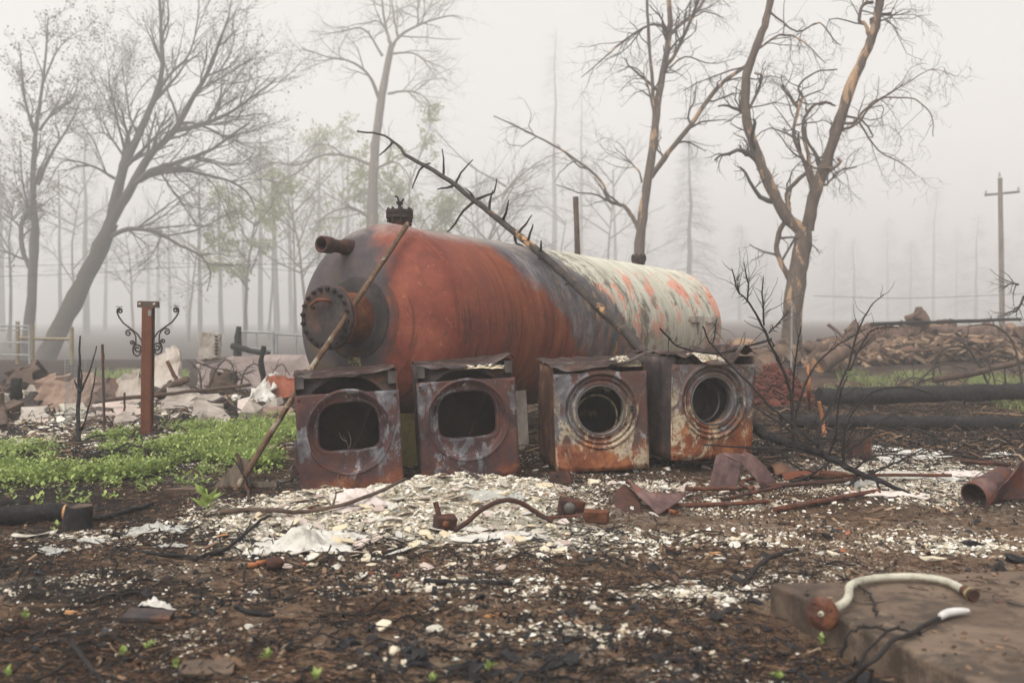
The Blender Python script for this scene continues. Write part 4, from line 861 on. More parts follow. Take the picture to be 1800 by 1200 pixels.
def cloth(name, label, c, w, l, h, mat, seed, rot=0.0, peak=None, cat='sheet', group=None):
    """a crumpled sheet draped on the ground"""
    r = random.Random(seed); ca, sa = math.cos(rot), math.sin(rot)
    def f(u, v):
        e = 1 - .45 * float(vnoise(math.atan2(v - .5, u - .5) * 3.1 + seed, 0.5, seed)) - .15 * float(vnoise(math.atan2(v - .5, u - .5) * 9 + seed, 2.5, seed)); x, y = (u - .5) * w * e, (v - .5) * l * e
        X_, Y_ = c[0] + x * ca - y * sa, c[1] + x * sa + y * ca; ed = min(1, 3.2 * (.5 - max(abs(u - .5), abs(v - .5))))
        rid = abs(float(fbm(u * 3.2 + seed, v * 3.2, seed, 4))) * 2.4; fold = (1 - abs(math.sin((u * 7 + v * 4 + 5 * float(fbm(u * 2.5, v * 2.5, seed + 3, 3))) * 2.0))) ** 1.5
        z = ghf(X_, Y_) + .008 + h * ed * (.35 * rid + .28 * fold)
        if peak: z += peak[2] * math.exp(-((u - peak[0]) / .16) ** 2 - ((v - peak[1]) / .2) ** 2)
        return (X_, Y_, z)
    b = MB(); b.grid(f, 34, 26); return b.build(name, mat, label=label, cat=cat, group=group, solid=.003)
# ---- pole leaning on the tank, and the boards at its foot
a_, b_ = on(406, 862), at(717, 393, 7.72)
b = MB(); b.tube(smooth([a_ - Vector((0, 0, .05)), a_.lerp(b_, .35), a_.lerp(b_, .7), b_], 6, .002), .021, 12, rough=.04); pole = b.build('metal_pole', MT['pole'], label='long rusty pole leaning across the dome of the tank', cat='pole')
b = MB(); b.tube([b_ + Vector((.0, .004, -.012)), b_ + Vector((.012, .004, .008))], .025, 10); b.build('end_collar', MT['rust_dark'], pole)
g = on(350, 872); b = MB()
b.prism([(0, 0), (.27, 0), (.255, .20), (.20, .215)], .022, Matrix.Translation((g.x, g.y + .26, g.z - .01)) @ Euler((R(82), 0, R(8))).to_matrix().to_4x4()); b.build('wedge_board', MT['wood'], label='grey triangular board standing at the foot of the leaning pole', cat='board')
stick('iron_rod', 'short bent rusty rod sticking up beside the wedge board', 'rod', [on(438, 880), at(432, 850, 6.8), at(425, 822, 6.85), at(415, 797, 6.9)], .011, .012, MT['rust_dark'])
stick('singed_stick', 'thin singed stick crossing the foot of the leaning pole', 'stick', [on(470, 880), at(440, 872, 6.75), at(432, 840, 6.75), at(408, 805, 6.8)], .009, .006, MT['char_twig'])
b = MB(); p = on(320, 872); b.box((p.x, p.y + .05, p.z + .022), (.27, .07, .05), Euler((0, 0, .12)), .012); b.build('rotten_board', MT['brown_log'], label='short split plank lying beside the wedge board', cat='board')
b = MB(); p = on(440, 858); b.box((p.x, p.y + .06, p.z + .015), (.34, .035, .04), Euler((0, .0, -.06)), .006); b.build('base_board', MT['wood'], label='low grey batten across the foot of the leaning pole', cat='board')
# ---- charred sapling leaning over the tank
S_ = [((1146, 622), 8.05), ((1100, 583), 8.35), ((1050, 538), 8.7), ((1000, 490), 9.05), ((950, 445), 9.35), ((900, 405), 9.6), ((850, 365), 9.85), ((830, 350), 9.95), ((790, 318), 10.15), ((750, 293), 10.35), ((712, 272), 10.5), ((706, 262), 10.55), ((690, 248), 10.65), ((668, 236), 10.75), ((628, 231), 10.9)]
sp = [at(*q, d) for q, d in S_]; sp[0] = sp[0] + Vector((.06, -.05, -.15)); sm = smooth(sp, 3, .004); b = MB(); K = len(sm)
b.tube(sm, [.047 * (1 - .80 * (i / (K - 1)) ** .85) for i in range(K)], 10, rough=.09); sap = b.build('charred_sapling', MT['sapling'], label='charred dead sapling leaning across the tank with spiky broken side branches', cat='tree trunk')
for pl in [[(690, 250), (680, 262), (667, 273)], [(744, 292), (737, 300), (724, 332)], [(742, 292), (750, 289), (757, 287)], [(779, 312), (780, 290), (777, 262)], [(801, 324), (810, 305), (831, 281)], [(795, 328), (785, 330), (769, 333)], [(832, 350), (828, 340), (818, 331)],
           [(833, 352), (850, 345), (868, 338), (873, 314)], [(834, 354), (815, 370), (795, 400), (786, 408)], [(860, 369), (862, 350), (866, 335)], [(884, 386), (890, 370), (894, 352)], [(912, 410), (922, 396), (935, 378)], [(928, 428), (932, 410), (937, 394)], [(905, 415), (908, 428), (920, 432)], [(950, 447), (948, 455), (944, 459)], [(948, 445), (951, 435), (951, 423)], [(1000, 492), (997, 498), (994, 500)]]:
    d0 = np.interp(-pl[0][0], [-q[0][0] for q in S_], [q[1] for q in S_]); o_ = random.uniform(-.25, .2)
    pp = smooth([at(x, y, d0 + o_ * i / (len(pl) - 1)) for i, (x, y) in enumerate(pl)], 3, .004); b = MB(); b.tube(pp, [.016, .006], 6, rough=.12); b.build('broken_branch', MT['char_twig'], sap)
# ---- post with wrought scrolls
p = on(258, 766); U = 10.0 / FPX / 4
post = empty('bracket_post', (p.x, p.y, p.z - .1), 'rust-red steel post with curled wrought-iron brackets near its top', 'post', rot=(0, R(1.2), 0)); PH = 1.28 - p.z + .1
b = MB(); b.box((0, -.04, PH / 2), (.098, .008, PH)); b.box((0, .04, PH / 2), (.098, .008, PH)); b.box((0, 0, PH / 2 - .002), (.008, .072, PH - .01)); b.box((-.03, -.045, PH / 2), (.016, .004, PH - .02)); b.box((.03, -.045, PH / 2), (.016, .004, PH - .02)); b.build('web_beam', MT['rust_post'], post)
b = MB(); b.box((.0, 0, PH + .032), (.195, .07, .06), None, .003); cap = b.build('cap_block', MT['brown_log'], post)
for sx in (-.07, .07):
    b = MB(); b.lathe([(0, .012), (-.01, .012), (-.012, .001)], Matrix.Translation((sx, -.036, PH + .035)) @ Matrix.Rotation(math.pi / 2, 4, 'Z'), 8); b.build('bolt_head', MT['plaster_pink'], cap)
b = MB(); b.box((.03, -.048, PH - .05), (.03, .01, .055)); b.build('eye_plate', MT['galv'], post)
def spiral(cx, cz, r0, turns, a0, sgn):
    return [(cx + r0 * (1 - .8 * i / 26) * math.cos(a0 + sgn * turns * 2 * math.pi * i / 26), cz + r0 * (1 - .8 * i / 26) * math.sin(a0 + sgn * turns * 2 * math.pi * i / 26)) for i in range(27)]
for sx in (1, -1):
    bk = None; dz = -.0 if sx > 0 else -.02; y0 = -.015
    T_ = lambda pts: [((x - 325) * U * sx, y0, PH + .0 + (190 - y) * U + dz) for x, y in pts]
    main = [(372, 470), (358, 440), (366, 400), (395, 355), (440, 322), (490, 285), (520, 245), (535, 210), (532, 192)] + spiral(515, 203, 19, 1.3, -.6, -1)
    low = [(372, 470), (378, 497), (395, 507), (418, 492), (424, 462)] + spiral(392, 458, 32, 1.5, .1, -1)
    mid_ = [(424, 470), (404, 420), (405, 372), (418, 346), (440, 328)] + spiral(455, 352, 22, 1.3, -1.9, 1)
    sm_ = [(424, 462), (420, 440), (414, 424)] + spiral(430, 417, 16, 1.2, 2.9, 1)
    for i, pl in enumerate((main, low, mid_, sm_)):
        b = MB(); b.tube(T_(pl), .0085 if i < 2 else .0075, 6); o = b.build('scroll_bracket' if i == 0 else 'scroll', MT['iron'], post if i == 0 else bk)
        if i == 0: bk = o
    b = MB(); b.box(((519 - 325) * U * sx, y0, PH + (183 - 190) * U * -1 + .012 + dz), (.058, .02, .006)); b.build('top_plate', MT['iron'], bk)
# ---- small burnt stems beside it
q = on(139, 782); st = [at(139, 782, 9.3), at(138, 700, 9.3), at(140, 640, 9.3), at(141, 590, 9.3)]; st[0] = q - Vector((0, 0, .05))
b = MB(); b.tube(smooth(st, 4, .006), [.022, .007], 8, rough=.15); sb = b.build('burnt_shrub', MT['char'], label='thin black burnt stems standing in the green weeds', cat='shrub')
for pl in ([(141, 690), (150, 668), (162, 640), (170, 608)], [(141, 760), (152, 730), (162, 690), (169, 646)], [(139, 688), (134, 676), (131, 668)], [(139, 705), (144, 668), (143, 650)]):
    b = MB(); b.tube(smooth([at(x, y, 9.3 + random.uniform(-.08, .08)) for x, y in pl], 3, .004), [.012, .005], 6, rough=.15); b.build('stem', MT['char'], sb)
b = MB(); b.tube([on(184, 768) - Vector((0, 0, .05)), at(182, 690, 9.9), at(180, 605, 9.9)], .014, 6); rd = b.build('iron_stake', MT['rust_dark'], label='thin dark iron stake between the burnt stems and the bracket post', cat='stake')
b = MB(); b.tube([at(181, 632, 9.88), at(181, 622, 9.88)], .017, 6); b.build('orange_mark', MT['rust_post'], rd)
# ---- cage of fine wire
p = on(150, 742); cg = empty('wire_cage', p, 'grey fine-mesh wire cage standing behind the burnt stems', 'cage'); b = MB(); r_ = .20
for k in range(26):
    a = 2 * math.pi * k / 26; b.tube([(r_ * math.cos(a), r_ * math.sin(a), 0), (r_ * math.cos(a) + random.uniform(-.01, .01), r_ * math.sin(a), .7 + random.uniform(-.02, .02))], .0016, 3, False)
b.build('upright_wires', MT['galv'], cg, kind='stuff'); b = MB()
for k in range(22):
    z = .02 + .032 * k; b.tube([(r_ * math.cos(a), r_ * math.sin(a), z + random.uniform(-.003, .003)) for a in np.linspace(0, 2 * math.pi, 27)], .0016, 3, False)
b.build('ring_wires', MT['galv'], cg, kind='stuff')
# ---- ruins behind
def slab_at(name, label, cat, pl, d, thick, mat, seed, lean=.3, **k):
    """upright broken slab: four pixel corners (bottom-left, bottom-right, top-right, top-left), leaning back"""
    q = [at(pl[0][0], pl[0][1], d), at(pl[1][0], pl[1][1], d), at(pl[2][0], pl[2][1], d + lean), at(pl[3][0], pl[3][1], d + lean)]
    return ragged(name, label, cat, q, thick, mat, seed, **k)
slab_at('stucco_slab', 'rough brown stucco slab leaning in the rubble beside the burnt stems', 'slab', [(62, 728), (166, 728), (178, 662), (76, 662)], 11.6, .12, MT['stucco'], 101, .35, rag=.06, bump_=.05)
slab_at('concrete_slab_fragment', 'grey concrete fragment standing just left of the bracket post', 'slab', [(206, 735), (252, 735), (246, 655), (216, 662)], 11.8, .12, MT['concrete_pale'], 102, .3)
slab_at('leaning_wallboard', 'pale whitish panel leaning behind the bracket post', 'panel', [(266, 688), (320, 680), (311, 606), (276, 630)], 13.5, .06, MT['concrete_pale'], 103, .4)
slab_at('concrete_fragment', 'squat grey block of broken concrete right of the bracket post', 'slab', [(272, 735), (345, 730), (338, 690), (300, 672)], 12.0, .18, MT['concrete_pale'], 104, .3)
slab_at('foundation_wall', 'low pinkish foundation wall running behind the tank', 'wall', [(350, 690), (600, 700), (600, 622), (350, 628)], 15.2, .2, MT['pink_wall'], 105, .02, rag=.02, nu=20)
cp = slab_at('concrete_monolith', 'tall pale concrete panel standing on the pinkish foundation wall', 'panel', [(351, 630), (388, 630), (388, 586), (352, 584)], 15.1, .12, MT['concrete_pale'], 106, .02, rag=.012)
for k in range(6):
    p = at(380, 592 + 6 * k, 15.02); b = MB(); b.box(p, (.035, .02, .03)); o = b.build('slot', MT['inner'], cp)
slab_at('stump_block', 'brown stump-like block in front of the pinkish wall', 'block', [(376, 690), (412, 690), (412, 656), (377, 656)], 14.4, .3, MT['brown_log'], 107, .05, rag=.03)
slab_at('white_sheet', 'torn white sheet propped up beside a brick-red block', 'sheet', [(430, 706), (478, 706), (484, 655), (472, 665)], 12.6, .02, MT['cloth'], 108, .35, rag=.06, bump_=.08)
slab_at('brick_block', 'dark brick-red block behind the leaning pole', 'block', [(468, 706), (530, 706), (530, 664), (470, 668)], 12.9, .3, MT['brick'], 109, .1, rag=.02)
slab_at('dark_sheet', 'dark folded metal sheet lying at the edge of the rubble', 'sheet', [(14, 716), (66, 724), (76, 690), (60, 686)], 11.3, .015, MT['iron'], 110, .6, rag=.03)
slab_at('grey_fragment', 'dark grey board leaning behind the iron stake', 'board', [(168, 722), (206, 722), (214, 668), (178, 666)], 12.6, .05, MT['side'], 111, .3)
slab_at('far_fragment', 'brown block of rubble behind the stucco slab', 'block', [(20, 690), (78, 690), (76, 650), (30, 652)], 14.5, .4, MT['brown_log'], 112, .2, rag=.05)
for i, (q, mt, lb) in enumerate([([(150, 738), (275, 735), (275, 708), (180, 714)], 'plaster_pink', 'flat pinkish slab on the ground behind the iron stake'), ([(285, 728), (388, 722), (380, 704), (300, 712)], 'concrete_pale', 'flat pale slab on the ground right of the bracket post'),
        ([(418, 735), (446, 732), (440, 714), (416, 718)], 'plaster_pink', 'small pink slab lying before the torn white sheet'), ([(355, 750), (404, 748), (398, 732), (366, 736)], 'concrete_pale', 'flat cream slab at the back edge of the weeds'), ([(198, 755), (235, 752), (240, 738), (214, 738)], 'concrete_pale', 'grey tile leaning at the foot of the bracket post'),
        ([(30, 745), (90, 740), (80, 728), (40, 730)], 'concrete_pale', 'flat grey slab near the stucco slab'), ([(440, 752), (520, 745), (510, 726), (450, 732)], 'stucco', 'flat brown slab behind the weeds next to the dryer'), ([(100, 735), (150, 732), (146, 722), (108, 724)], 'plaster', 'small white slab between stucco slab and iron stake')]):
    qq = [on(x, y, .05 + (.05 if k > 1 else 0)) for k, (x, y) in enumerate(q)]; rr_ = random.Random(120 + i); pts = []
    for k in range(4):
        pts += [qq[k].lerp(qq[(k + 1) % 4], t_) + Vector((rr_.uniform(-.05, .05), rr_.uniform(-.06, .06), 0)) for t_ in (0, .33, .7)]
    b = MB(); n_ = len(pts); lo = [p_ - Vector((0, 0, .07)) for p_ in pts]; b.add(pts + lo, [tuple(range(n_)), tuple(range(n_, 2 * n_))[::-1]] + [(k, n_ + k, n_ + (k + 1) % n_, (k + 1) % n_) for k in range(n_)]); b.build('broken_slab', MT[mt], label=lb, cat='slab', group='flat slabs in the rubble', bevel=.008)
rr_ = random.Random(64)
for k in range(34):
    q = on(rr_.uniform(-10, 530), rr_.uniform(672, 748)); s_ = rr_.uniform(.10, .30); b = MB(); b.box((0, 0, 0), (s_ * rr_.uniform(1, 2.2), s_ * rr_.uniform(.5, 1), s_ * rr_.uniform(.3, .9)), None, s_ * .12); o = b.build('concrete_chunk', MT[rr_.choice(['concrete_pale', 'concrete_pale', 'concrete', 'stucco', 'pink_wall', 'side', 'brown_log'])], label='angular broken masonry chunk tumbled in the ruins behind the weeds', cat='rubble', group='masonry chunks in the ruins', bevel=.01); o.location = q + Vector((0, 0, s_ * .15)); o.rotation_euler = (rr_.uniform(-.5, .5), rr_.uniform(-.5, .5), rr_.uniform(0, 3))
stick('scorched_pole', 'long thin pole lying across the rubble behind the bracket post', 'pole', [at(165, 706, 11.2), at(260, 696, 11.5), at(350, 686, 11.9), at(440, 676, 12.3)], .025, .02, MT['brown_log'])
stick('charred_post', 'crooked black charred post before the pinkish wall', 'post', [on(460, 700), at(463, 665, 13.4), at(459, 635, 13.4), at(464, 608, 13.4)], .045, .03, MT['char'], rough=.25)
stick('charred_stake', 'pointed charred post beside the white pipe gate', 'post', [at(417, 640, 19), at(418, 600, 19), at(420, 574, 19)], .09, .05, MT['char'], rough=.1)
stick('charred_rail', 'charred rail jutting sideways from the pointed post', 'rail', [at(408, 608, 18.6), at(440, 616, 18.4), at(472, 622, 18.2)], .06, .05, MT['char'])
stick('black_stump_post', 'short black burnt post at the edge of the rubble heap', 'post', [on(30, 712), at(28, 690, 11.9), at(29, 664, 11.9)], .075, .06, MT['char'], rough=.25)
stick('split_post', 'burnt brown split post low in the rubble by the dark sheet', 'post', [on(6, 752), at(5, 720, 10.6), at(1, 690, 10.6)], .05, .03, MT['brown_log'], rough=.25)
stick('iron_pin', 'short iron T-shaped pin standing before the grey fragment', 'pin', [on(219, 740), at(219, 715, 11.2), at(219, 690, 11.2)], .012, .012, MT['rust_dark'])
stick('rust_strap', 'rusty strap leaning on the pale panel', 'strap', [at(312, 672, 13.2), at(304, 655, 13.2), at(294, 634, 13.2)], .03, .025, MT['rust'])
stick('charred_beam', 'short charred beam resting on broken concrete right of the post', 'beam', [at(270, 700, 12.4), at(300, 678, 12.2), at(332, 666, 12.2)], .05, .04, MT['brown_log'], rough=.2)
# bramble arcs over the wall
for i, pl in enumerate([[(355, 690), (350, 655), (340, 640), (328, 632)], [(365, 690), (380, 650), (400, 632), (412, 655), (405, 690)], [(420, 690), (432, 650), (450, 640), (462, 662), (458, 690)], [(392, 672), (420, 660), (450, 650)], [(345, 636), (370, 645), (420, 655), (445, 680)], [(470, 690), (480, 655), (496, 640), (510, 660)]]):
    stick('bramble_stem', 'bare bramble stem arching in front of the pinkish wall', 'stem', [at(x, y, 14.0 + .1 * i) for x, y in pl], .014, .006, MT['twig'], 5, group='bramble stems at the wall', twigs=[(8, (.1, .3), .9, .3, -.05)], seed=200 + i)
# pipe gate, rails
def pipes(name, label, cat, segs, mat, group=None):
    p0 = Vector(segs[0][0]); root = empty(name, (p0.x, p0.y, ghf(p0.x, p0.y)), label, cat, group); inv = -Vector(root.location)
    for nm, (a, c, r) in zip([s_[3] for s_ in segs], [s_[:3] for s_ in segs]):
        b = MB(); b.tube([Vector(a) + inv, Vector(c) + inv], r, 8); b.build(nm, mat, root)
D = 20.0; G_ = lambda x, y: at(x, y, D)
pipes('pipe_gate', 'white pipe gate standing beyond the foundation wall', 'gate', [(G_(424, 640), G_(424, 582), .028, 'gate_post'), (G_(480, 645), G_(480, 583), .035, 'gate_post'), (G_(424, 583), G_(480, 585), .022, 'top_rail'), (G_(451, 640), G_(451, 585), .02, 'upright'), (G_(424, 612), G_(480, 613), .016, 'middle_rail'), (G_(486, 645), G_(486, 586), .03, 'gate_post'), (G_(486, 587), G_(545, 590), .022, 'top_rail'), (G_(520, 640), G_(520, 589), .02, 'upright')], MT['galv'])
D = 23.0
pipes('white_rail', 'white tubular rail at the edge of the wood behind the slender tree', 'rail', [(G_(-40, 573), G_(52, 573), .02, 'rail_bar'), (G_(-40, 580), G_(52, 580), .016, 'rail_bar'), (G_(-40, 602), G_(52, 602), .016, 'rail_bar'), (G_(-40, 623), G_(52, 624), .02, 'rail_bar'), (G_(52, 640), G_(52, 572), .03, 'rail_post')], MT['galv'])
D = 23.5
pipes('yellow_rail', 'dull yellow post-and-rail frame around the leaning oak', 'rail', [(G_(31, 640), G_(31, 565), .05, 'rail_post'), (G_(57, 640), G_(57, 570), .05, 'rail_post'), (G_(126, 640), G_(126, 575), .05, 'rail_post'), (G_(31, 594), G_(57, 594), .035, 'rail_bar'), (G_(57, 595), G_(126, 596), .035, 'rail_bar')], MT['yellow'])
# utility pole, wires, stub of a burnt pole
D = 42.0; up = empty('utility_pole', (G_(1763, 600).x, D, 0), 'wooden utility pole with a single crossarm standing in the fog', 'utility pole'); inv = -Vector(up.location)
b = MB(); b.tube([Vector((0, 0, -.3)), G_(1758, 313) + inv], [.115, .09], 10); b.build('pole', MT['weathered_pole'], up)
b = MB(); b.tube([G_(1731, 343) + inv, G_(1792, 337) + inv], .05, 6); ca = b.build('crossarm', MT['weathered_pole'], up)
for x, y in ((1733, 338), (1790, 332), (1757, 306)):
    b = MB(); b.tube([G_(x, y + 5) + inv, G_(x, y - 3) + inv], [.05, .03], 6); b.build('insulator', MT['galv'], ca)
for i, (pl, d, lb) in enumerate([([(-30, 487), (160, 480), (310, 470), (560, 462)], 40, 'thin dark cable strung across the burnt wood on the left'), ([(-30, 470), (300, 462), (620, 485)], 46, 'faint higher cable strung through the wood'), ([(1430, 520), (1600, 524), (1830, 515)], 38, 'faint cable hanging in the fog by the twisted tree')]):
    b = MB(); b.tube(smooth([at(x, y, d) for x, y in pl], 8), .012, 4, False); b.build('overhead_cable', MT['char_twig'], label=lb, cat='cable')
stick('burnt_pole', 'burnt pole stub standing up behind the middle of the tank', 'pole', [drop(at(1017, 600, 17)), at(1015, 450, 17), at(1012, 346, 17)], .055, .045, MT['brown_log'], 9, wob=.004)
b = MB(); b.tube([drop(at(1391, 640, 14.6)), at(1392, 530, 14.6)], .016, 6); b.build('white_stake', MT['galv'], label='thin pale stake in front of the twisted tree trunk', cat='stake')
# ================================================================== right side: logs, brush, fallen branch
def log(name, label, a, c, r0, r1, mat, seed, group=None, cut=None, n=14, cat='log', rough=.05):
    a, c = Vector(a), Vector(c); rr = random.Random(seed); NS = 40 if (c - a).length > 2 else 9; pts = [a.lerp(c, t) + Vector((rr.uniform(-1, 1), rr.uniform(-1, 1), rr.uniform(-1, 1))) * (r0 * .06) for t in np.linspace(0, 1, NS)]
    b = MB(); b.tube(pts, [(r0 + (r1 - r0) * i / (NS - 1)) * (1 + .35 * float(fbm(i * .45 + seed * 3.3, seed, seed, 3))) for i in range(NS)], n, rough=rough, cap=True); o = b.build(name, mat, label=label, cat=cat, group=group)
    if cut:
        d = (a - c).normalized()
        for p, q, s_ in ((a, r0, 1), (c, r1, -1)):
            b = MB(); b.tube([p, p + d * s_ * .004], q * .97, n); b.build('cut_end', MT[cut], o)
    return o
log('charred_log', 'thick black charred log lying across the bright grass edge', at(1440, 697, 12.4), at(1960, 684, 13.2), .105, .10, MT['char'], 1, 'charred logs', n=20, rough=.07)
log('charred_log', 'slimmer black charred log lying nearer the rubble than the thick one', at(1372, 742, 10.1), at(1960, 747, 10.3), .075, .068, MT['char'], 2, 'charred logs', n=18, rough=.08)
stick('split_stake', 'orange splintered stake beside the red bark heap', 'stake', [on(1424, 722), at(1422, 690, 11.2), at(1421, 640, 11.2)], .035, .018, MT['orange_wood'], 6, rough=.25)
stick('split_stake', 'orange splintered stake in front of the slim charred log', 'stake', [on(1449, 775), at(1447, 745, 9.6), at(1440, 706, 9.6)], .024, .018, MT['orange_wood'], 6, rough=.2)
# bark heap
c0 = on(1372, 716); r = np.random.default_rng(7)
def heap(u, v):
    a = u * 2 * math.pi; q = (1 - v); x = math.cos(a) * .55 * q * (1 + .25 * math.sin(a * 3)); y = math.sin(a) * .42 * q
    return (c0.x + x, c0.y + .35 + y, c0.z - .05 + .52 * (1 - q ** 1.8) * (1 + 1.0 * float(fbm(x * 4 + 3, y * 4, 8, 3))) + .12 * float(fbm(x * 11, y * 11, 9, 2)))
b = MB(); b.grid(heap, 60, 26); bh = b.build('bark_heap', MT['bark_pile'], label='red-brown heap of burnt bark behind the ash-topped washer', cat='heap')
n = 1500; a = r.uniform(0, 1, n); v = r.uniform(0, .97, n) ** .7; P = np.array([heap(q, w_) for q, w_ in zip(a, v)]) + r.normal(size=(n, 3)) * .012
s_ = np.stack([r.uniform(.05, .14, n), r.uniform(.025, .06, n), r.uniform(.01, .03, n)], 1); o = scatter('bark_bits', BOXV, BOXF, P, s_, rotmats(n, 1.0, r), MT['bark_pile'], kind='stuff'); o.parent = bh
# log pile on the bank
r = random.Random(77)
def pile_log(px, py, d, ln, rad, yaw, lb, roll=0.0, cut='old_cut'):
    p = at(px, py, d); dx = Vector((math.cos(yaw), math.sin(yaw), math.sin(roll))) * (ln / 2); log('sawn_log', lb, p - dx, p + dx, rad, rad * r.uniform(.8, 1), MT['logs'], int(px * 7 + py), 'sawn logs heaped on the bank', cut, 11, 'log', .22)
def chunk(px, py, d, s_, lb, sd):
    me = lump_mesh(sd, 3, .9, 1.0); me.materials.append(MT['logs']); o = bpy.data.objects.new('stump_chunk', me); COL.objects.link(o); o.location = at(px, py, d); o.scale = (s_ * 1.15, s_, s_ * 1.05); tag(o, lb, 'stump', 'stump chunks on the bank')
chunk(1622, 562, 22.5, .34, 'big pale torn stump crowning the log heap', 611); chunk(1498, 583, 21.5, .27, 'rounded torn stump at the twisted-tree end of the heap', 612); chunk(1800, 582, 21.0, .27, 'dark torn stump at the far side of the heap', 613)
pile_log(1585, 590, 22.8, 1.6, .18, .2, 'long log just under the pale stump round'); pile_log(1660, 585, 22.6, 1.7, .16, -.1, 'dark long log right under the crowning stump round')
for k in range(85):
    px = r.uniform(1470, 1830); top = 588 - 14 * math.sin((px - 1470) / 330 * math.pi); py = r.uniform(top, 638); pile_log(px, py, 23.6 - (py - 570) * .028 + r.uniform(-.3, .3), r.uniform(.3, 1.3), r.uniform(.07, .19), r.choice((r.uniform(-.6, .6), r.uniform(.8, 2.2))), 'brown sawn log lying in the heap on the bank', r.uniform(-.3, .3))
for k in range(15):
    px = r.uniform(1265, 1470); py = r.uniform(604, 640); pile_log(px, py, 21.5 - (py - 604) * .06 + r.uniform(-.3, .3), r.uniform(.4, 1.0), r.uniform(.12, .22), r.choice((r.uniform(-.4, .4), r.uniform(1.0, 2.0))), 'brown log lying low around the twisted tree foot', r.uniform(-.2, .3))
r2 = np.random.default_rng(500); n = 2600; X_ = r2.uniform(6.0, 12.6, n); Y_ = r2.uniform(20.5, 24.5, n); Z_ = gh(X_, Y_) + r2.uniform(0, .5, n) * np.clip(1 - np.abs(X_ - 9.6) / 3.4, .1, 1)
scatter('pile_scraps', BOXV, BOXF, np.stack([X_, Y_, Z_], 1), np.stack([r2.uniform(.1, .5, n), r2.uniform(.03, .1, n), r2.uniform(.02, .07, n)], 1), rotmats(n, .6, r2), MT['chips'], label='splintered wood scraps littering the log heap', kind='stuff')
stick('thin_pole', 'thin dark pole lying level along the top of the log heap', 'pole', [at(1530, 570, 20.2), at(1650, 566, 20.2), at(1795, 561, 20.2)], .04, .035, MT['char'])
stick('leaning_branch', 'pale branch propped on the near end of the log heap', 'branch', [at(1455, 570, 20.4), at(1480, 590, 20.3), at(1500, 610, 20.2)], .035, .025, MT['logs'])
log('felled_trunk', 'pale felled trunk sloping down from the log heap', at(1440, 640, 18.6), at(1530, 590, 19.6), .17, .13, MT['logs'], 9, cut='cut')
# brush behind the logs
arc = [[(1640, 660), (1650, 620), (1690, 608), (1730, 625), (1748, 670), (1748, 700)], [(1600, 700), (1625, 660), (1660, 640), (1700, 650)], [(1620, 670), (1680, 655), (1750, 650), (1820, 630)], [(1760, 720), (1770, 690), (1766, 650), (1780, 620)], [(1690, 710), (1660, 680), (1650, 640)], [(1800, 690), (1780, 600), (1740, 570), (1700, 575)], [(1560, 690), (1600, 665), (1640, 672), (1680, 690)], [(1750, 700), (1720, 640), (1690, 600), (1660, 590)], [(1800, 640), (1760, 625), (1700, 632)], [(1790, 500), (1780, 498), (1765, 503)], [(1800, 520), (1788, 545), (1776, 548)]]
for i, pl in enumerate(arc):
    stick('brush_stem', 'dark bare stem arching in the brush behind the thick charred log', 'stem', [at(x, y, 13.6 + .25 * (i % 5)) for x, y in pl], .018, .007, MT['twig'], 6, group='bare brush stems', twigs=[(9, (.15, .5), .8, .25, -.02), (3, (.08, .2), .8, .3, -.02)], seed=300 + i)
stick('fallen_branch', 'brown branch slanting through the brush above the thick log', 'branch', [at(1640, 668, 13.9), at(1700, 658, 13.9), at(1760, 643, 14), at(1830, 625, 14.1)], .05, .04, MT['brown_log'])
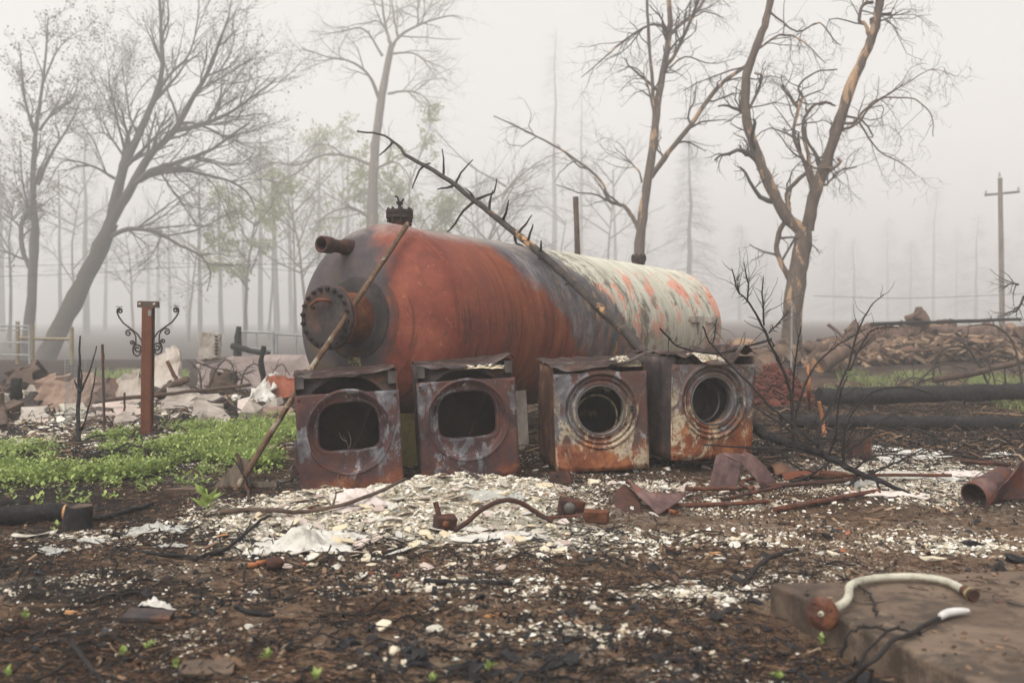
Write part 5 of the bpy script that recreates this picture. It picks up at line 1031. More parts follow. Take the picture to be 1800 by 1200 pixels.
# ---- fallen thorny branch in front
d0 = 7.3; FB = empty('fallen_thorn_branch', on(1460, 815), 'large black thorny branch fallen over the debris beside the ash-topped washer', 'branch'); inv = -Vector(FB.location)
main = [((1308, 738), 7.75), ((1340, 760), 7.6), ((1378, 778), 7.5), ((1420, 790), 7.3), ((1455, 803), 7.15), ((1500, 826), 6.9), ((1545, 845), 6.7), ((1600, 868), 6.5)]
sm = smooth([at(*q, d) + inv for q, d in main], 4, .006); b = MB(); K = len(sm); b.tube(sm, [.045 + (.012 - .045) * (i / (K - 1)) ** .8 for i in range(K)], 12, rough=.2); b.build('main_stem', MT['char'], FB)
br = [([(1393, 780), (1393, 737), (1390, 690), (1373, 643), (1353, 603), (1340, 573), (1317, 533), (1297, 510), (1287, 473)], .0125, .004, -.1), ([(1313, 530), (1315, 500), (1308, 463)], .006, .003, .05), ([(1343, 572), (1340, 517), (1342, 487)], .006, .003, -.1), ([(1352, 585), (1370, 565), (1387, 547)], .006, .003, .1), ([(1300, 515), (1296, 495), (1302, 480)], .004, .002, .1),
      ([(1160, 577), (1190, 607), (1227, 618), (1267, 620), (1317, 607), (1355, 596)], .006, .0085, -.3), ([(1235, 573), (1247, 600), (1270, 627), (1300, 657), (1330, 687), (1357, 717), (1400, 752), (1440, 785)], .004, .010, -.05), ([(1260, 560), (1257, 585), (1252, 604)], .003, .004, 0),
      ([(1437, 790), (1440, 755), (1467, 697), (1493, 637), (1510, 577), (1530, 540), (1553, 517)], .011, .003, .2), ([(1493, 650), (1513, 610), (1533, 580), (1567, 575), (1580, 577)], .007, .003, .3), ([(1393, 760), (1410, 690), (1433, 643), (1467, 610), (1500, 590), (1523, 577)], .009, .003, .4), ([(1393, 700), (1398, 640), (1403, 600), (1408, 573)], .007, .003, -.15),
      ([(1483, 815), (1483, 783), (1493, 733), (1533, 690), (1590, 680), (1640, 692)], .009, .003, -.2), ([(1183, 787), (1213, 780), (1269, 783), (1324, 787), (1380, 789), (1435, 797)], .003, .009, .1), ([(1183, 789), (1200, 800), (1216, 806), (1247, 809), (1275, 802)], .003, .005, .0),
      ([(1465, 806), (1430, 832), (1380, 850), (1300, 862), (1250, 868)], .010, .003, -.35), ([(1510, 830), (1490, 860), (1478, 890), (1480, 910)], .009, .004, -.2), ([(1520, 835), (1570, 815), (1610, 795), (1640, 780)], .009, .003, .2), ([(1480, 800), (1520, 770), (1550, 740), (1580, 725), (1610, 728)], .008, .003, .2),
      ([(1420, 792), (1395, 760), (1350, 730), (1320, 712)], .009, .004, .2), ([(1540, 842), (1560, 880), (1600, 890), (1640, 885)], .008, .003, -.1), ([(1440, 797), (1460, 760), (1500, 720), (1530, 700)], .007, .003, .5), ([(1455, 803), (1470, 760), (1475, 700), (1490, 660)], .008, .003, -.25), ([(1500, 826), (1540, 800), (1600, 800), (1650, 790)], .007, .003, -.3), ([(1400, 785), (1440, 770), (1500, 775), (1540, 760)], .006, .003, -.35), ([(1350, 765), (1365, 790), (1400, 820), (1450, 850)], .008, .003, -.3)]
P9, R9 = [], []
for pl, r0, r1, dd in br:
    ii = min(range(len(main)), key=lambda i: abs(main[i][0][0] - (pl[0][0] if r0 > r1 else pl[-1][0]))); db = main[ii][1]; n = len(pl)
    pts = [at(x, y, db + dd * ((k if r0 > r1 else n - 1 - k) / (n - 1))) + inv for k, (x, y) in enumerate(pl)]
    sm = smooth(pts, 4, .004, random.Random(int(pl[0][0]))); r0 *= 1.2; r1 *= 1.15; b = MB(); b.tube(sm, [r0, r1], 6, rough=.15); b.build('branch', MT['char_twig'], FB); P9.append(resample(sm, 9)); R9.append(np.linspace(r0, r1, 9))
r = np.random.default_rng(91); P, Q = grow(np.array(P9), np.array(R9), 22, (.02, .07), 1.1, .1, 0, 3, .05, .45, r, 1, .002); V, F = vtubes(P, Q, 4); P2, Q2 = grow(np.array(P9), np.array(R9), 7, (.1, .34), .8, .22, .03, 6, .1, .5, r, 1, .0022); V2, F2 = vtubes(P2, Q2, 4)
c = npmesh('thorns', np.concatenate([V, V2]), np.concatenate([F, F2 + len(V)]), MT['char_twig'], True, kind='stuff'); c.parent = FB
# ================================================================== debris on the ground
# ---- foreground slab with its pipe
A, B_, C_, D_ = (1.05, 3.98), (1.62, 1.95), (3.9, 2.4), (3.4, 4.42); z1 = .125
poly = []
for (p, q, n) in ((A, B_, 16), (B_, C_, 8), (C_, D_, 8), (D_, A, 16)):
    for i in range(n): t_ = i / n; poly.append((p[0] + (q[0] - p[0]) * t_ + random.uniform(-.014, .014), p[1] + (q[1] - p[1]) * t_ + random.uniform(-.014, .014)))
b = MB(); b.prism(poly[::-1], .30, Matrix.Translation((0, 0, z1 - .15))); b.build('concrete_slab', MT['concrete'], label='stained brown concrete slab with a broken corner in the foreground', cat='slab', bevel=.012)
def onslab(px, py, z): return pz(px, py, z1 + z)
wp = [onslab(1446, 1078, .03), onslab(1480, 1062, .035), onslab(1492, 1047, .04), onslab(1494, 1030, .035), onslab(1515, 1020, .03), onslab(1560, 1014, .025), onslab(1620, 1014, .025), onslab(1665, 1022, .025), onslab(1700, 1040, .025)]
b = MB(); b.tube(smooth(wp, 6, .0004), .0155, 14, rough=.02); wpipe = b.build('white_pipe', MT['white_paint'], label='bent white pipe with a rusty disc lying on the foreground slab', cat='pipe')
e = wp[-1]; dv = (wp[-1] - wp[-2]).normalized(); b = MB(); b.tube([e - dv * .02, e + dv * .05], .022, 12); b.build('threaded_end', MT['rust_dark'], wpipe)
b = MB(); b.tube([e + dv * .018, e + dv * .03], .026, 12); b.build('brass_ring', MT['soot_gold'], wpipe)
f = wp[0]; dv = Vector((-.62, -.72, .12)).normalized(); M = Matrix.Translation(f) @ dv.to_track_quat('X', 'Z').to_matrix().to_4x4(); b = MB(); b.lathe([(-.004, .02), (-.006, .056), (.0, .060), (.008, .056), (.010, .03), (.012, .001)], M, 40); dk_ = b.build('rusty_disc', MT['rust_pipe'], wpipe)
for y_, z_ in ((.035, .02), (-.03, .03), (.01, -.04), (-.035, -.02)):
    b = MB(); b.lathe([(.006, .006), (.013, .005), (.013, .001)], M @ Matrix.Translation((0, y_, z_)), 7); b.build('screw', MT['rust_dark'], dk_)
b = MB(); b.lathe([(.010, .011), (.020, .010), (.020, .004)], M, 10); b.build('hub_nut', MT['white_paint'], dk_)
sl = [onslab(1652, 1084, .02), onslab(1668, 1076, .022), onslab(1702, 1073, .02)]
b = MB(); b.tube(smooth(sl, 4), [.009, .013, .014, .0145, .0145, .0145, .014, .013, .009], 10); b.build('white_sleeve', MT['white_plastic'], label='short white plastic sleeve lying on the slab', cat='sleeve')
stick('charred_hose', 'charred hose running from the white sleeve off the slab edge', 'hose', [onslab(1652, 1085, .015), onslab(1610, 1108, .02), onslab(1565, 1128, .02), onslab(1535, 1160, .0), onslab(1490, 1195, -.08), onslab(1450, 1240, -.1)], .009, .008, MT['char_twig'], wob=.003)
stick('burnt_twig', 'black forked twig hanging over the slab edge below the disc', 'twig', [onslab(1478, 1155, -.09), onslab(1490, 1115, -.01), onslab(1520, 1102, .015), onslab(1560, 1105, .02), onslab(1620, 1112, .012)], .006, .005, MT['char_twig'], twigs=[(5, (.03, .1), .8, .2, 0)], seed=8)
stick('burnt_twig', 'black curved twig leaning on the slab front face', 'twig', [onslab(1495, 1195, -.1), onslab(1515, 1160, -.03), onslab(1545, 1120, .01), onslab(1580, 1100, .03)], .006, .005, MT['char_twig'], seed=9)
stick('burnt_twig', 'short forked twig lying inside the white pipe bend', 'twig', [onslab(1540, 1080, .01), onslab(1535, 1060, .02), onslab(1525, 1040, .02), onslab(1490, 1020, .02), onslab(1470, 1010, .02)], .005, .004, MT['char_twig'], twigs=[(7, (.03, .1), .9, .2, 0)], seed=10)
stick('dark_root', 'knobbly dark root lying left of the foreground slab', 'root', [on(1310, 1030), on(1325, 1015, .03), on(1350, 998, .05), on(1380, 985, .04), on(1402, 972, .02)], .014, .009, MT['char_twig'], rough=.25, seed=11)
stick('pale_stick', 'pale stick poking up at the front edge of the ground', 'stick', [on(1203, 1240), at(1212, 1185, 3.35), at(1222, 1160, 3.4)], .012, .008, MT['brown_log'], seed=12)
r = np.random.default_rng(404); n = 900; u_, v_ = r.uniform(.01, .99, n), r.uniform(.01, .6, n) ; P0 = np.array([(A[0] + (D_[0] - A[0]) * a1 + (B_[0] - A[0]) * b1, A[1] + (D_[1] - A[1]) * a1 + (B_[1] - A[1]) * b1) for a1, b1 in zip(u_, v_)])
k = vnoise(P0[:, 0] * 4, P0[:, 1] * 4, 77) > .5; P0 = P0[k]; n = len(P0); aa = r.uniform(0, 6.3, n); L_ = .02 + .11 * r.uniform(0, 1, n) ** 2; P = np.empty((n, 3, 3))
for q_ in range(3): P[:, q_, 0] = P0[:, 0] + np.cos(aa + q_ * .3) * L_ * q_ / 2; P[:, q_, 1] = P0[:, 1] + np.sin(aa + q_ * .3) * L_ * q_ / 2; P[:, q_, 2] = z1 + .004 + r.uniform(0, .008, n)
V, F = vtubes(P, (.001 + .0022 * r.uniform(0, 1, n) ** 2)[:, None] * np.array([[1, .8, .5]]), 3); npmesh('slab_litter', V, F, MT['needles'], True, label='burnt needles and twigs lying on the foreground slab', kind='stuff')
n = 700; u_, v_ = r.uniform(.01, .99, n) , r.uniform(.01, .75, n); P = np.array([(A[0] + (D_[0] - A[0]) * a1 + (B_[0] - A[0]) * b1, A[1] + (D_[1] - A[1]) * a1 + (B_[1] - A[1]) * b1, z1 + .002) for a1, b1 in zip(u_, v_)]); k = vnoise(P[:, 0] * 3, P[:, 1] * 3, 78) > .42; P = P[k]; n = len(P); s_ = .003 + .012 * r.uniform(0, 1, n) ** 3
scatter('slab_crumbs', BOXV, BOXF, P, np.stack([s_ * 1.6, s_, s_ * .6], 1), rotmats(n, .5, r), MT['chips'], label='dirt crumbs and bark bits lying on the foreground slab', kind='stuff')
# ---- sheet metal
def sheet(name, label, f, mat=None, nu=22, nv=14, cat='sheet metal', solid=.004):
    b = MB(); b.grid(f, nu, nv); return b.build(name, mat or MT['sheet'], label=label, cat=cat, solid=solid)
p = on(1150, 902)
crum = lambda u, v, sd, a: a * float(fbm(u * 5 + sd, v * 5, sd, 4))
ap, e1, e2, e3 = at(1100, 850, 6.32), at(1214, 866, 6.25), on(1158, 908, .01), at(1130, 862, 6.1)
cs = empty('crumpled_sheet', on(1130, 900), 'crumpled fold of scorched sheet metal peaked like a tent before the washers', 'sheet metal'); ci = -Vector(cs.location)
def leaf_(u, v):
    back = ap.lerp(e1, u) + Vector((0, 0, -.03 * math.sin(u * math.pi))); frt = (ap + Vector((.02, -.03, -.01))).lerp(e2, min(1, u * 1.5)) if u < .667 else e2.lerp(e1, (u - .667) * 3)
    q = back.lerp(frt, v) + Vector((0, 0, .035 * math.sin(v * math.pi) * (1 - u))); return q + ci + Vector((crum(u, v, 4, .02), crum(u, v, 5, .02), crum(u, v, 6, .045)))
b = MB(); b.grid(leaf_, 26, 16); b.build('upper_leaf', MT['sheet'], cs, solid=.004)
def flank(u, v):
    g_ = on(1092 + 40 * u, 898 + 8 * u); t_ = ap.lerp(e2, u * .45) + Vector((-.0, .05 + .1 * u, -.01)); q = t_.lerp(g_, v); q = q + Vector((-.07 * math.sin(v * math.pi) * (1 - u), -.02 * math.sin(v * math.pi), 0)); return q + ci + Vector((crum(u, v, 8, .015), crum(u, v, 9, .015), 0))
b = MB(); b.grid(flank, 14, 12); b.build('curled_flank', MT['rust_dark'], cs, solid=.004)
p2 = on(1288, 866)
def bent(u, v):
    L = v * .62; z = .22 * v / .62 if v < .62 else .22 * (1 - ((v - .62) / .38) ** 1.7); x = -.06 + v * .16 + (v > .62) * (v - .62) * .55
    return (p2.x + x + (u - .5) * .20 * (1 - .35 * (v > .62) * (v - .62) / .38), p2.y + .05 + .34 * min(v, .62) - .1 * max(0, v - .62) + (u - .5) * .05, p2.z + .01 + z + crum(u, v, 12, .03))
sheet('bent_sheet_strip', 'wide bent strip of purple-brown sheet metal propped before the ash-topped washer', bent, nv=26)
p3 = on(1395, 842)
sheet('dented_panel', 'dented grey panel with an orange flank among the thorn branches', lambda u, v: (p3.x - .13 + u * .34, p3.y + v * .24, p3.z + .015 + .075 * math.sin(v * math.pi) * (1 - .5 * u) + .02 * math.sin(u * 8) + crum(u, v, 14, .04)), MT['side'])
sheet('rusty_flap', 'flat orange-rusted flap lying under the thorn branch', lambda u, v: (p3.x - .1 + u * .5, p3.y - .16 + v * .16, p3.z + .02 + .03 * math.sin(u * 3) + .02 * v + crum(u, v, 15, .04)), MT['rust_post'])
p4 = on(1508, 806)
sheet('upright_scrap', 'dark folded scrap of sheet metal standing up behind the thorn branch', lambda u, v: (p4.x - .09 + u * .18, p4.y + .05 - abs(u - .35) * .22 + .05 * v, p4.z - .02 + v * (.15 + .06 * u)), MT['rust_dark'])
# stove pipe and hood
p5 = on(1712, 893); dv = Vector((.80, .52, .22)).normalized(); M = Matrix.Translation(p5 + Vector((0, 0, .075))) @ dv.to_track_quat('X', 'Z').to_matrix().to_4x4()
b = MB(); b.lathe([(0, .080), (-.004, .087), (0, .090), (.12, .088), (.125, .092), (.13, .088), (.34, .086)], M, 36); b.build('stove_pipe', MT['sheet'], label='open-ended scorched stove pipe lying at the edge of the white heap', cat='pipe', solid=.003)
b = MB(); b.lathe([(.20, .001), (.20, .084)], M, 30); b.build('bore_disc', MT['inner_brown'], label='dark brown disc closing the bore of the stove pipe', cat='soot')  # dark brown disc set across the bore
p6 = on(1776, 905)
def hood(u, v):
    a = R(150) - u * R(170); rad = .10 + .17 * (1 - v) ; return (p6.x + .13 + rad * math.cos(a) * 1.05 + .10 * v, p6.y + .10 + .16 * math.sin(u * 3.1) + .05 * v, p6.z - .01 + v * .30 + .05 * math.sin(a) * (1 - v) + crum(u, v, 17, .05))
sheet('flue_hood', 'big crumpled rusty hood tipped over beside the stove pipe', hood, MT['sheet'], 26, 18)
# ---- pipes and bars
def bar(name, label, pl, r, mat='rust_pipe', seed=0, lift=None, cat='pipe', n=8):
    pts = lie(pl, r, lift); return stick(name, label, cat, pts, r, r, MT[mat], n, 4, .002, .04, seed=seed)
bar('bent_pipe', 'dark pipe bent into an arch over the plaster heap', [(800, 934), (830, 918)], .014) if False else None
bp = [on(800, 936, .012), at(825, 914, 5.62), at(850, 893, 5.62), at(885, 879, 5.62), at(915, 883, 5.64), at(945, 902, 5.66), on(972, 920, .012)]; stick('bent_pipe', 'dark pipe bent into an arch over the plaster heap', 'pipe', bp, .014, .014, MT['rust_dark'], 9, 5, .001, .03)
vb = on(782, 930); b = MB(); b.box((vb.x, vb.y, vb.z + .035), (.12, .09, .085), Euler((.15, .1, .3)), .006); vbo = b.build('valve_box', MT['rust_dark'], label='small dark valve box at the foot of the bent pipe', cat='valve', bevel=.008)
b = MB(); b.tube([(vb.x - .03, vb.y, vb.z + .07), (vb.x - .055, vb.y + .02, vb.z + .15)], .015, 8); b.build('stub', MT['rust_dark'], vbo); b = MB(); b.lathe([(0, .02), (-.01, .018), (-.01, .001)], Matrix.Translation((vb.x + .01, vb.y - .052, vb.z + .04)) @ Matrix.Rotation(math.pi / 2, 4, 'Z'), 10); b.build('plug', MT['rust'], vbo)
bar('short_pipe', 'short grey pipe poking out of the heap before the second dryer', [(795, 827), (840, 850)], .012, 'side', 1, .05)
bar('rusty_pipe', 'straight rusty pipe between the valve box and the rusty block', [(962, 914), (1000, 911), (1052, 907)], .012, 'rust_pipe', 2)
rb = on(1050, 916); b = MB(); b.box((rb.x, rb.y, rb.z + .03), (.14, .08, .07), Euler((0, .05, -.2)), .008); b.build('rusty_block', MT['rust'], label='orange rusty metal block at the end of a straight pipe', cat='block', bevel=.006)
mb_ = on(1003, 902); b = MB(); b.box((mb_.x, mb_.y, mb_.z + .045), (.15, .09, .09), Euler((.1, .1, .3)), .012); mo = b.build('burnt_motor', MT['rust_dark'], label='burnt motor with a pale round end lying in the ash', cat='motor', bevel=.01)
b = MB(); b.lathe([(0, .034), (-.035, .034), (-.042, .026), (-.042, .001)], Matrix.Translation((mb_.x - .01, mb_.y - .045, mb_.z + .045)) @ Matrix.Rotation(math.pi / 2, 4, 'Z'), 16); b.build('round_end', MT['drum'], mo)
cb = on(988, 852); b = MB(); b.prism([(0, 0), (.15, 0), (.13, .085), (.0, .075)], .1, Matrix.Translation((cb.x - .08, cb.y, cb.z + .01)) @ Euler((R(80), 0, R(-8))).to_matrix().to_4x4()); co = b.build('channel_block', MT['rust_dark'], label='rusty folded channel piece before the golden-flaked washer', cat='bracket'); b = MB(); b.lathe([(0, .010), (-.004, .010), (-.004, .001)], Matrix.Translation((cb.x - .035, cb.y - .052, cb.z + .068)) @ Matrix.Rotation(math.pi / 2, 4, 'Z'), 10); b.build('bolt_hole', MT['inner'], co)
bar('rusty_pipe', 'rusty pipe lying from the cone sheet toward the thorn branch', [(1185, 896), (1270, 894), (1352, 889)], .014, 'rust_pipe', 3, .03)
bar('rusty_pipe', 'upper rusty pipe of the pair behind the cone sheet', [(1205, 872), (1260, 872), (1325, 868)], .014, 'rust_pipe', 4, .05)
bar('rusty_bar', 'slanted rusty bar lying over the two pipes', [(1270, 892), (1320, 880), (1372, 868)], .012, 'rust_dark', 5, .05, 'bar')
bar('hooked_pipe', 'hooked rusty pipe end above the pair of pipes', [(1340, 854), (1312, 858), (1305, 866), (1322, 876)], .013, 'rust_pipe', 6, .06)
bar('pipe_stub', 'short open pipe stub under the cone sheet tip', [(1168, 900), (1190, 907)], .015, 'rust', 7, .02)
bar('long_bar', 'long dark flat bar lying under the thorn branch', [(1345, 862), (1440, 856), (1530, 848)], .016, 'rust_dark', 8, .03, 'bar')
bar('long_pipe', 'long thin rusty pipe lying under the thorn branch tips', [(1440, 846), (1560, 846), (1672, 846)], .012, 'rust_pipe', 9, .045)
bar('angle_iron', 'rusted angle iron sloping out of the debris toward the slab', [(1362, 903), (1440, 888), (1545, 868)], .018, 'rust_pipe', 10, .025, 'bar')
bar('black_bar', 'black bar lying on the white heap beside the flue hood', [(1688, 820), (1730, 824), (1775, 828)], .016, 'rust_dark', 11, .05, 'bar')
bar('elbow_pipe', 'grey elbow pipe beside the first dryer foot', [(512, 842), (514, 832), (530, 826)], .013, 'side', 12, .05)
cn = on(517, 838); b = MB(); b.tube([cn + Vector((0, .18, -.02)), cn + Vector((0, .18, .19))], .035, 14); ck = b.build('pipe_standpipe', MT['rust_dark'], label='rusty standpipe with a grey collar beside the first dryer', cat='pipe'); b = MB(); b.tube([cn + Vector((0, .18, .19)), cn + Vector((0, .18, .215)), cn + Vector((0, .18, .22)), cn + Vector((0, .18, .25))], [.045, .045, .038, .038], 14); b.build('collar', MT['side'], ck)
# ---- branches lying about
stick('brown_root', 'brown knobbly root lying across the plaster heap', 'root', [on(388, 905, .015), on(430, 902, .02), on(480, 912, .03), on(560, 912, .05), on(640, 892, .06), on(712, 868, .06)], .016, .010, MT['brown_log'], rough=.18, twigs=[(5, (.05, .15), .8, .2, .0)], seed=20)
stick('charred_branch', 'thin charred branch curving over the grey ash left of the heap', 'branch', [on(212, 968, .01), on(300, 982, .015), on(365, 980, .015), on(415, 958, .02), on(445, 930, .02), on(472, 915, .03)], .012, .008, MT['char'], rough=.2, twigs=[(6, (.05, .2), .8, .2, .02)], seed=21)
stick('charred_branch', 'charred branch pointing from the stump toward the leaning pole', 'branch', [on(158, 918, .015), on(200, 912, .02), on(240, 900, .02), on(268, 890, .02)], .018, .012, MT['char'], rough=.2, seed=22)
stick('charred_branch', 'flat charred plank-like branch in the open ground before the heap', 'branch', [on(745, 1026, .01), on(800, 1027, .012), on(855, 1028, .012), on(900, 1030, .01)], .016, .010, MT['char'], rough=.15, seed=23)
stick('charred_branch', 'charred stick lying low near the bottom of the lot', 'branch', [on(415, 1070, .01), on(440, 1080, .012), on(480, 1085, .01)], .013, .010, MT['char'], rough=.2, seed=24)
stick('charred_branch', 'long thin burnt stick in the dark soil left of centre', 'branch', [on(140, 1062, .006), on(200, 1050, .008), on(255, 1043, .006)], .007, .005, MT['char'], rough=.2, seed=25)
stick('charred_branch', 'burnt stick slanting out of the soil in the near corner', 'branch', [on(128, 1150, .05), on(150, 1175, .03), on(185, 1210, .01)], .010, .008, MT['char_twig'], rough=.2, seed=26)
lg = log('charred_log', 'charred log beside a small sawn stump in the dark soil', on(-60, 926, .055), on(116, 916, .055), .058, .052, MT['char'], 31, 'charred logs', rough=.06)
b = MB(); p = on(118, 918); b.tube([(p.x - .01, p.y, p.z + .055), (p.x + .006, p.y, p.z + .055)], .05, 14); b.build('cut_end', MT['cut'], lg)
log('charred_log', 'thin charred log lying behind the stump log', on(-50, 896, .03), on(50, 893, .03), .03, .025, MT['char'], 32, 'charred logs', rough=.15)
sp_ = on(137, 932); b = MB(); b.tube([sp_ + Vector((0, 0, -.04)), sp_ + Vector((0, .0, .06)), sp_ + Vector((.01, 0, .135))], [.09, .076, .072], 14, rough=.07); so = b.build('burnt_stump', MT['char'], label='small black burnt stump with a sawn top', cat='stump'); b = MB(); b.tube([sp_ + Vector((.01, 0, .136)), sp_ + Vector((.01, 0, .139))], .068, 14); b.build('sawn_top', MT['brown_log'], so)
# ---- sheets, paper, cloth
c = on(525, 965); cloth('white_sheet', 'crumpled white plastic sheet peaked over the front of the heap', (c.x, c.y), .62, .36, .10, MT['cloth'], 3, .1, (.5, .6, .10))
c = on(630, 895); cloth('pink_sheet', 'pinkish torn sheet on the heap before the first dryer', (c.x + .0, c.y + .12), .42, .34, .11, MT['cloth_pink'], 5, .5)
c = on(870, 870); cloth('grey_film', 'thin pale grey film draped over the cream heap', (c.x, c.y), .46, .2, .04, MT['cloth_grey'], 7, .2)
c = on(590, 945); cloth('white_cloth', 'white flattened cloth beside the brown root', (c.x, c.y), .40, .22, .06, MT['cloth'], 9, -.2)
c = on(880, 945); cloth('white_rag', 'white lumpy rag band along the front of the heap', (c.x, c.y), .72, .16, .09, MT['cloth'], 11, .12)
for i, (x, y, w_, l_, lb, mt) in enumerate([(275, 930, .42, .20, 'grey ash sheet lying flat left of the heap', 'cloth_grey'), (160, 952, .2, .1, 'small grey ash sheet near the burnt stump', 'cloth_grey'), (90, 968, .17, .09, 'ragged grey-green scrap beside the folded paper', 'cloth_grey'), (300, 963, .22, .09, 'thin grey ash strip beside the charred curved branch', 'cloth_grey'), (275, 1066, .2, .06, 'whitish ash scrap behind the dark tile', 'cloth'), (1540, 790, .75, .26, 'pale woolly insulation spread behind the thorn branch', 'cloth'), (1600, 838, .95, .26, 'white dirty sheet spread under the thorn branch tips', 'cloth'), (1560, 872, .6, .2, 'pinkish plaster sheet in front of the thorn branch', 'cloth_pink'), (1690, 835, .5, .22, 'pinkish sheet between the black bar and the stove pipe', 'cloth_pink'), (1760, 800, .5, .2, 'white sheet heaped behind the flue hood', 'cloth')]):
    c = on(x, y); cloth('ash_sheet', lb, (c.x, c.y), w_, l_, .06, MT[mt], 20 + i, random.uniform(-.3, .3))
q = on(55, 948); b = MB(); b.grid(lambda u, v: (q.x - .09 + u * .19, q.y - .05 + v * .12 + .03 * u, q.z + .012 + .03 * abs(u - .45) + .012 * math.sin(v * 5 + u * 2)), 8, 6); b.build('folded_paper', MT['plaster'], label='folded cream paper lying alone near the burnt stump', cat='paper', solid=.003)
q = on(262, 1090); b = MB(); b.box((q.x, q.y, q.z + .018), (.18, .09, .03), Euler((.06, .05, .05)), .006); b.build('dark_tile', MT['side'], label='dark flat tile lying in the soil near the front', cat='tile', bevel=.004)
q = on(365, 1180); b = MB(); b.box((q.x, q.y, q.z + .008), (.17, .12, .02), Euler((.03, .03, .1)), .01); b.build('flat_stone', MT['concrete'], label='flat dark stone sunk in the soil at the very front', cat='stone', bevel=.006)
q = on(480, 1003); b = MB(); b.tube([q + Vector((-.03, 0, .03)), q + Vector((.0, .01, .033)), q + Vector((.03, .02, .035)), q + Vector((.045, .025, .036))], [.03, .034, .03, .012], 14); b.build('melted_bottle', MT['rust_dark'], label='stubby melted dark bottle at the front corner of the heap', cat='bottle')
stick('wood_shard', 'orange wood shard beside the melted bottle', 'shard', [on(436, 998, .012), on(455, 996, .015), on(472, 994, .015)], .015, .012, MT['orange_wood'], 6, seed=41)
for i, (x, y) in enumerate([(390, 943), (863, 1085), (1255, 975), (130, 1080)]):
    q = on(x, y); b = MB(); b.box((q.x, q.y, q.z + .008), (.07, .014, .012), Euler((.1, .2, random.uniform(0, 3))), .003); b.build('wood_splinter', MT['cut'], label='small bright wood splinter lying on the dark soil', cat='splinter', group='bright wood splinters')
# weeds
def sprout(name, label, px, py, s, n, seed, mat='leaf', group=None):
    q = on(px, py); r = np.random.default_rng(seed); a = r.uniform(0, 2 * np.pi, n); el = r.uniform(.35, 1.2, n); M = np.empty((n, 3, 3)); dx = np.stack([np.cos(a) * np.cos(el), np.sin(a) * np.cos(el), np.sin(el)], 1); dy = np.stack([-np.sin(a), np.cos(a), 0 * a], 1); M[:, :, 0] = dx; M[:, :, 1] = dy; M[:, :, 2] = np.cross(dx, dy)
    sc = s * r.uniform(.6, 1.1, n); P = np.tile(np.array(q), (n, 1)) + np.stack([0 * a, 0 * a, r.uniform(0, s * .6, n)], 1); o = scatter(name, LEAFV, LEAFF, P, np.stack([sc, sc * 1.1, sc], 1), M, MT[mat]); o.data.update(); b_ = MB(); return tag(o, label, 'weed', group)
sprout('broad_weed', 'broad-leaved bright green weed in front of the leaning pole', 366, 897, .13, 12, 1)
for i, (x, y) in enumerate([(45, 1080), (215, 1145), (262, 1135), (310, 1170), (470, 1150), (758, 1195), (860, 1172), (557, 1190), (12, 1185), (1445, 1125), (95, 930), (35, 900), (70, 885), (1370, 1190), (100, 920)]):
    sprout('weed_sprout', 'tiny bright green sprout in the burnt soil', x, y + 8, .035, 9, 50 + i, group='tiny sprouts')

tw = [on(590, 866, .0), at(595, 835, 6.5), at(607, 810, 6.5), at(612, 785, 6.5), at(603, 765, 6.5)]
dt = stick('dry_twig', 'thin dry forked twig standing in front of the first dryer door hole', 'twig', tw, .004, .002, MT['brown_log'], 5, 3, .003, .1)
for pl in ([(612, 788), (617, 776), (612, 757)], [(606, 812), (618, 800), (624, 797)], [(608, 776), (600, 770), (597, 760)]):
    b = MB(); b.tube(smooth([at(x, y, 6.5 + .02 * i) for i, (x, y) in enumerate(pl)], 3, .002), [.003, .0015], 5); b.build('side_twig', MT['brown_log'], dt)
c = on(1600, 800); cloth('ash_sheet', 'rumpled white insulation blanket behind the thorn branch tips', (c.x, c.y), 1.0, .55, .10, MT['cloth'], 61, .1)
c = on(1520, 850); cloth('ash_sheet', 'dirty white blanket scrap right under the thorn branch', (c.x, c.y), .5, .3, .08, MT['cloth_grey'], 62, .4)
# ================================================================== countable lumps, then litter past counting
def lumps(kind, name, label, group, cat, mats, spots, smin, smax, flat, seed, rough=.6, sub_=2):
    r = random.Random(seed); ms = []
    for k in range(5):
        me = lump_mesh(seed * 10 + k, sub_, rough, flat); ms.append(me)
    cache = {}
    for (x, y, s_) in spots:
        k = r.randrange(5); mt = r.choice(mats); key = (k, mt)
        if key not in cache: me = ms[k].copy(); me.materials.clear(); me.materials.append(MT[mt]); cache[key] = me
        o = bpy.data.objects.new(name, cache[key]); COL.objects.link(o); s2 = s_ or r.uniform(smin, smax); o.scale = (s2 * r.uniform(.8, 1.4), s2 * r.uniform(.7, 1.1), s2 * r.uniform(.6, 1.0)); o.rotation_euler = (r.uniform(-.3, .3), r.uniform(-.3, .3), r.uniform(0, 6.3)); o.location = (x, y, ghf(x, y) + s2 * .25 * flat); tag(o, label, cat, group)
def spots_px(n, box, seed, mask=None):
    r = random.Random(seed); o = []
    while len(o) < n:
        x, y = r.uniform(box[0], box[2]), r.uniform(box[1], box[3]); q = on(x, y)
        if mask is None or mask(q.x, q.y, r): o.append((q.x, q.y, None))
    return o
def notslab(x, y, r=None): return not (x > .95 and y < 4.1 and x > 1.05 + (3.98 - y) * .27 - .08)
def cluster(n, m_, box, seed):
    r = random.Random(seed); o = []
    for (x, y, _) in spots_px(n, box, seed, lambda x, y, r: notslab(x, y)):
        for k in range(m_):
            q = (x + r.gauss(0, .05), y + r.gauss(0, .05))
            if notslab(*q): o.append((q[0], q[1], (.008 + .022 * r.random() ** 2) * (1.25 if k == 0 else .8)))
    return o
clump = lambda sd, th: (lambda x, y, r: notslab(x, y) and float(vnoise(x * 2.2, y * 2.2, sd)) > th)
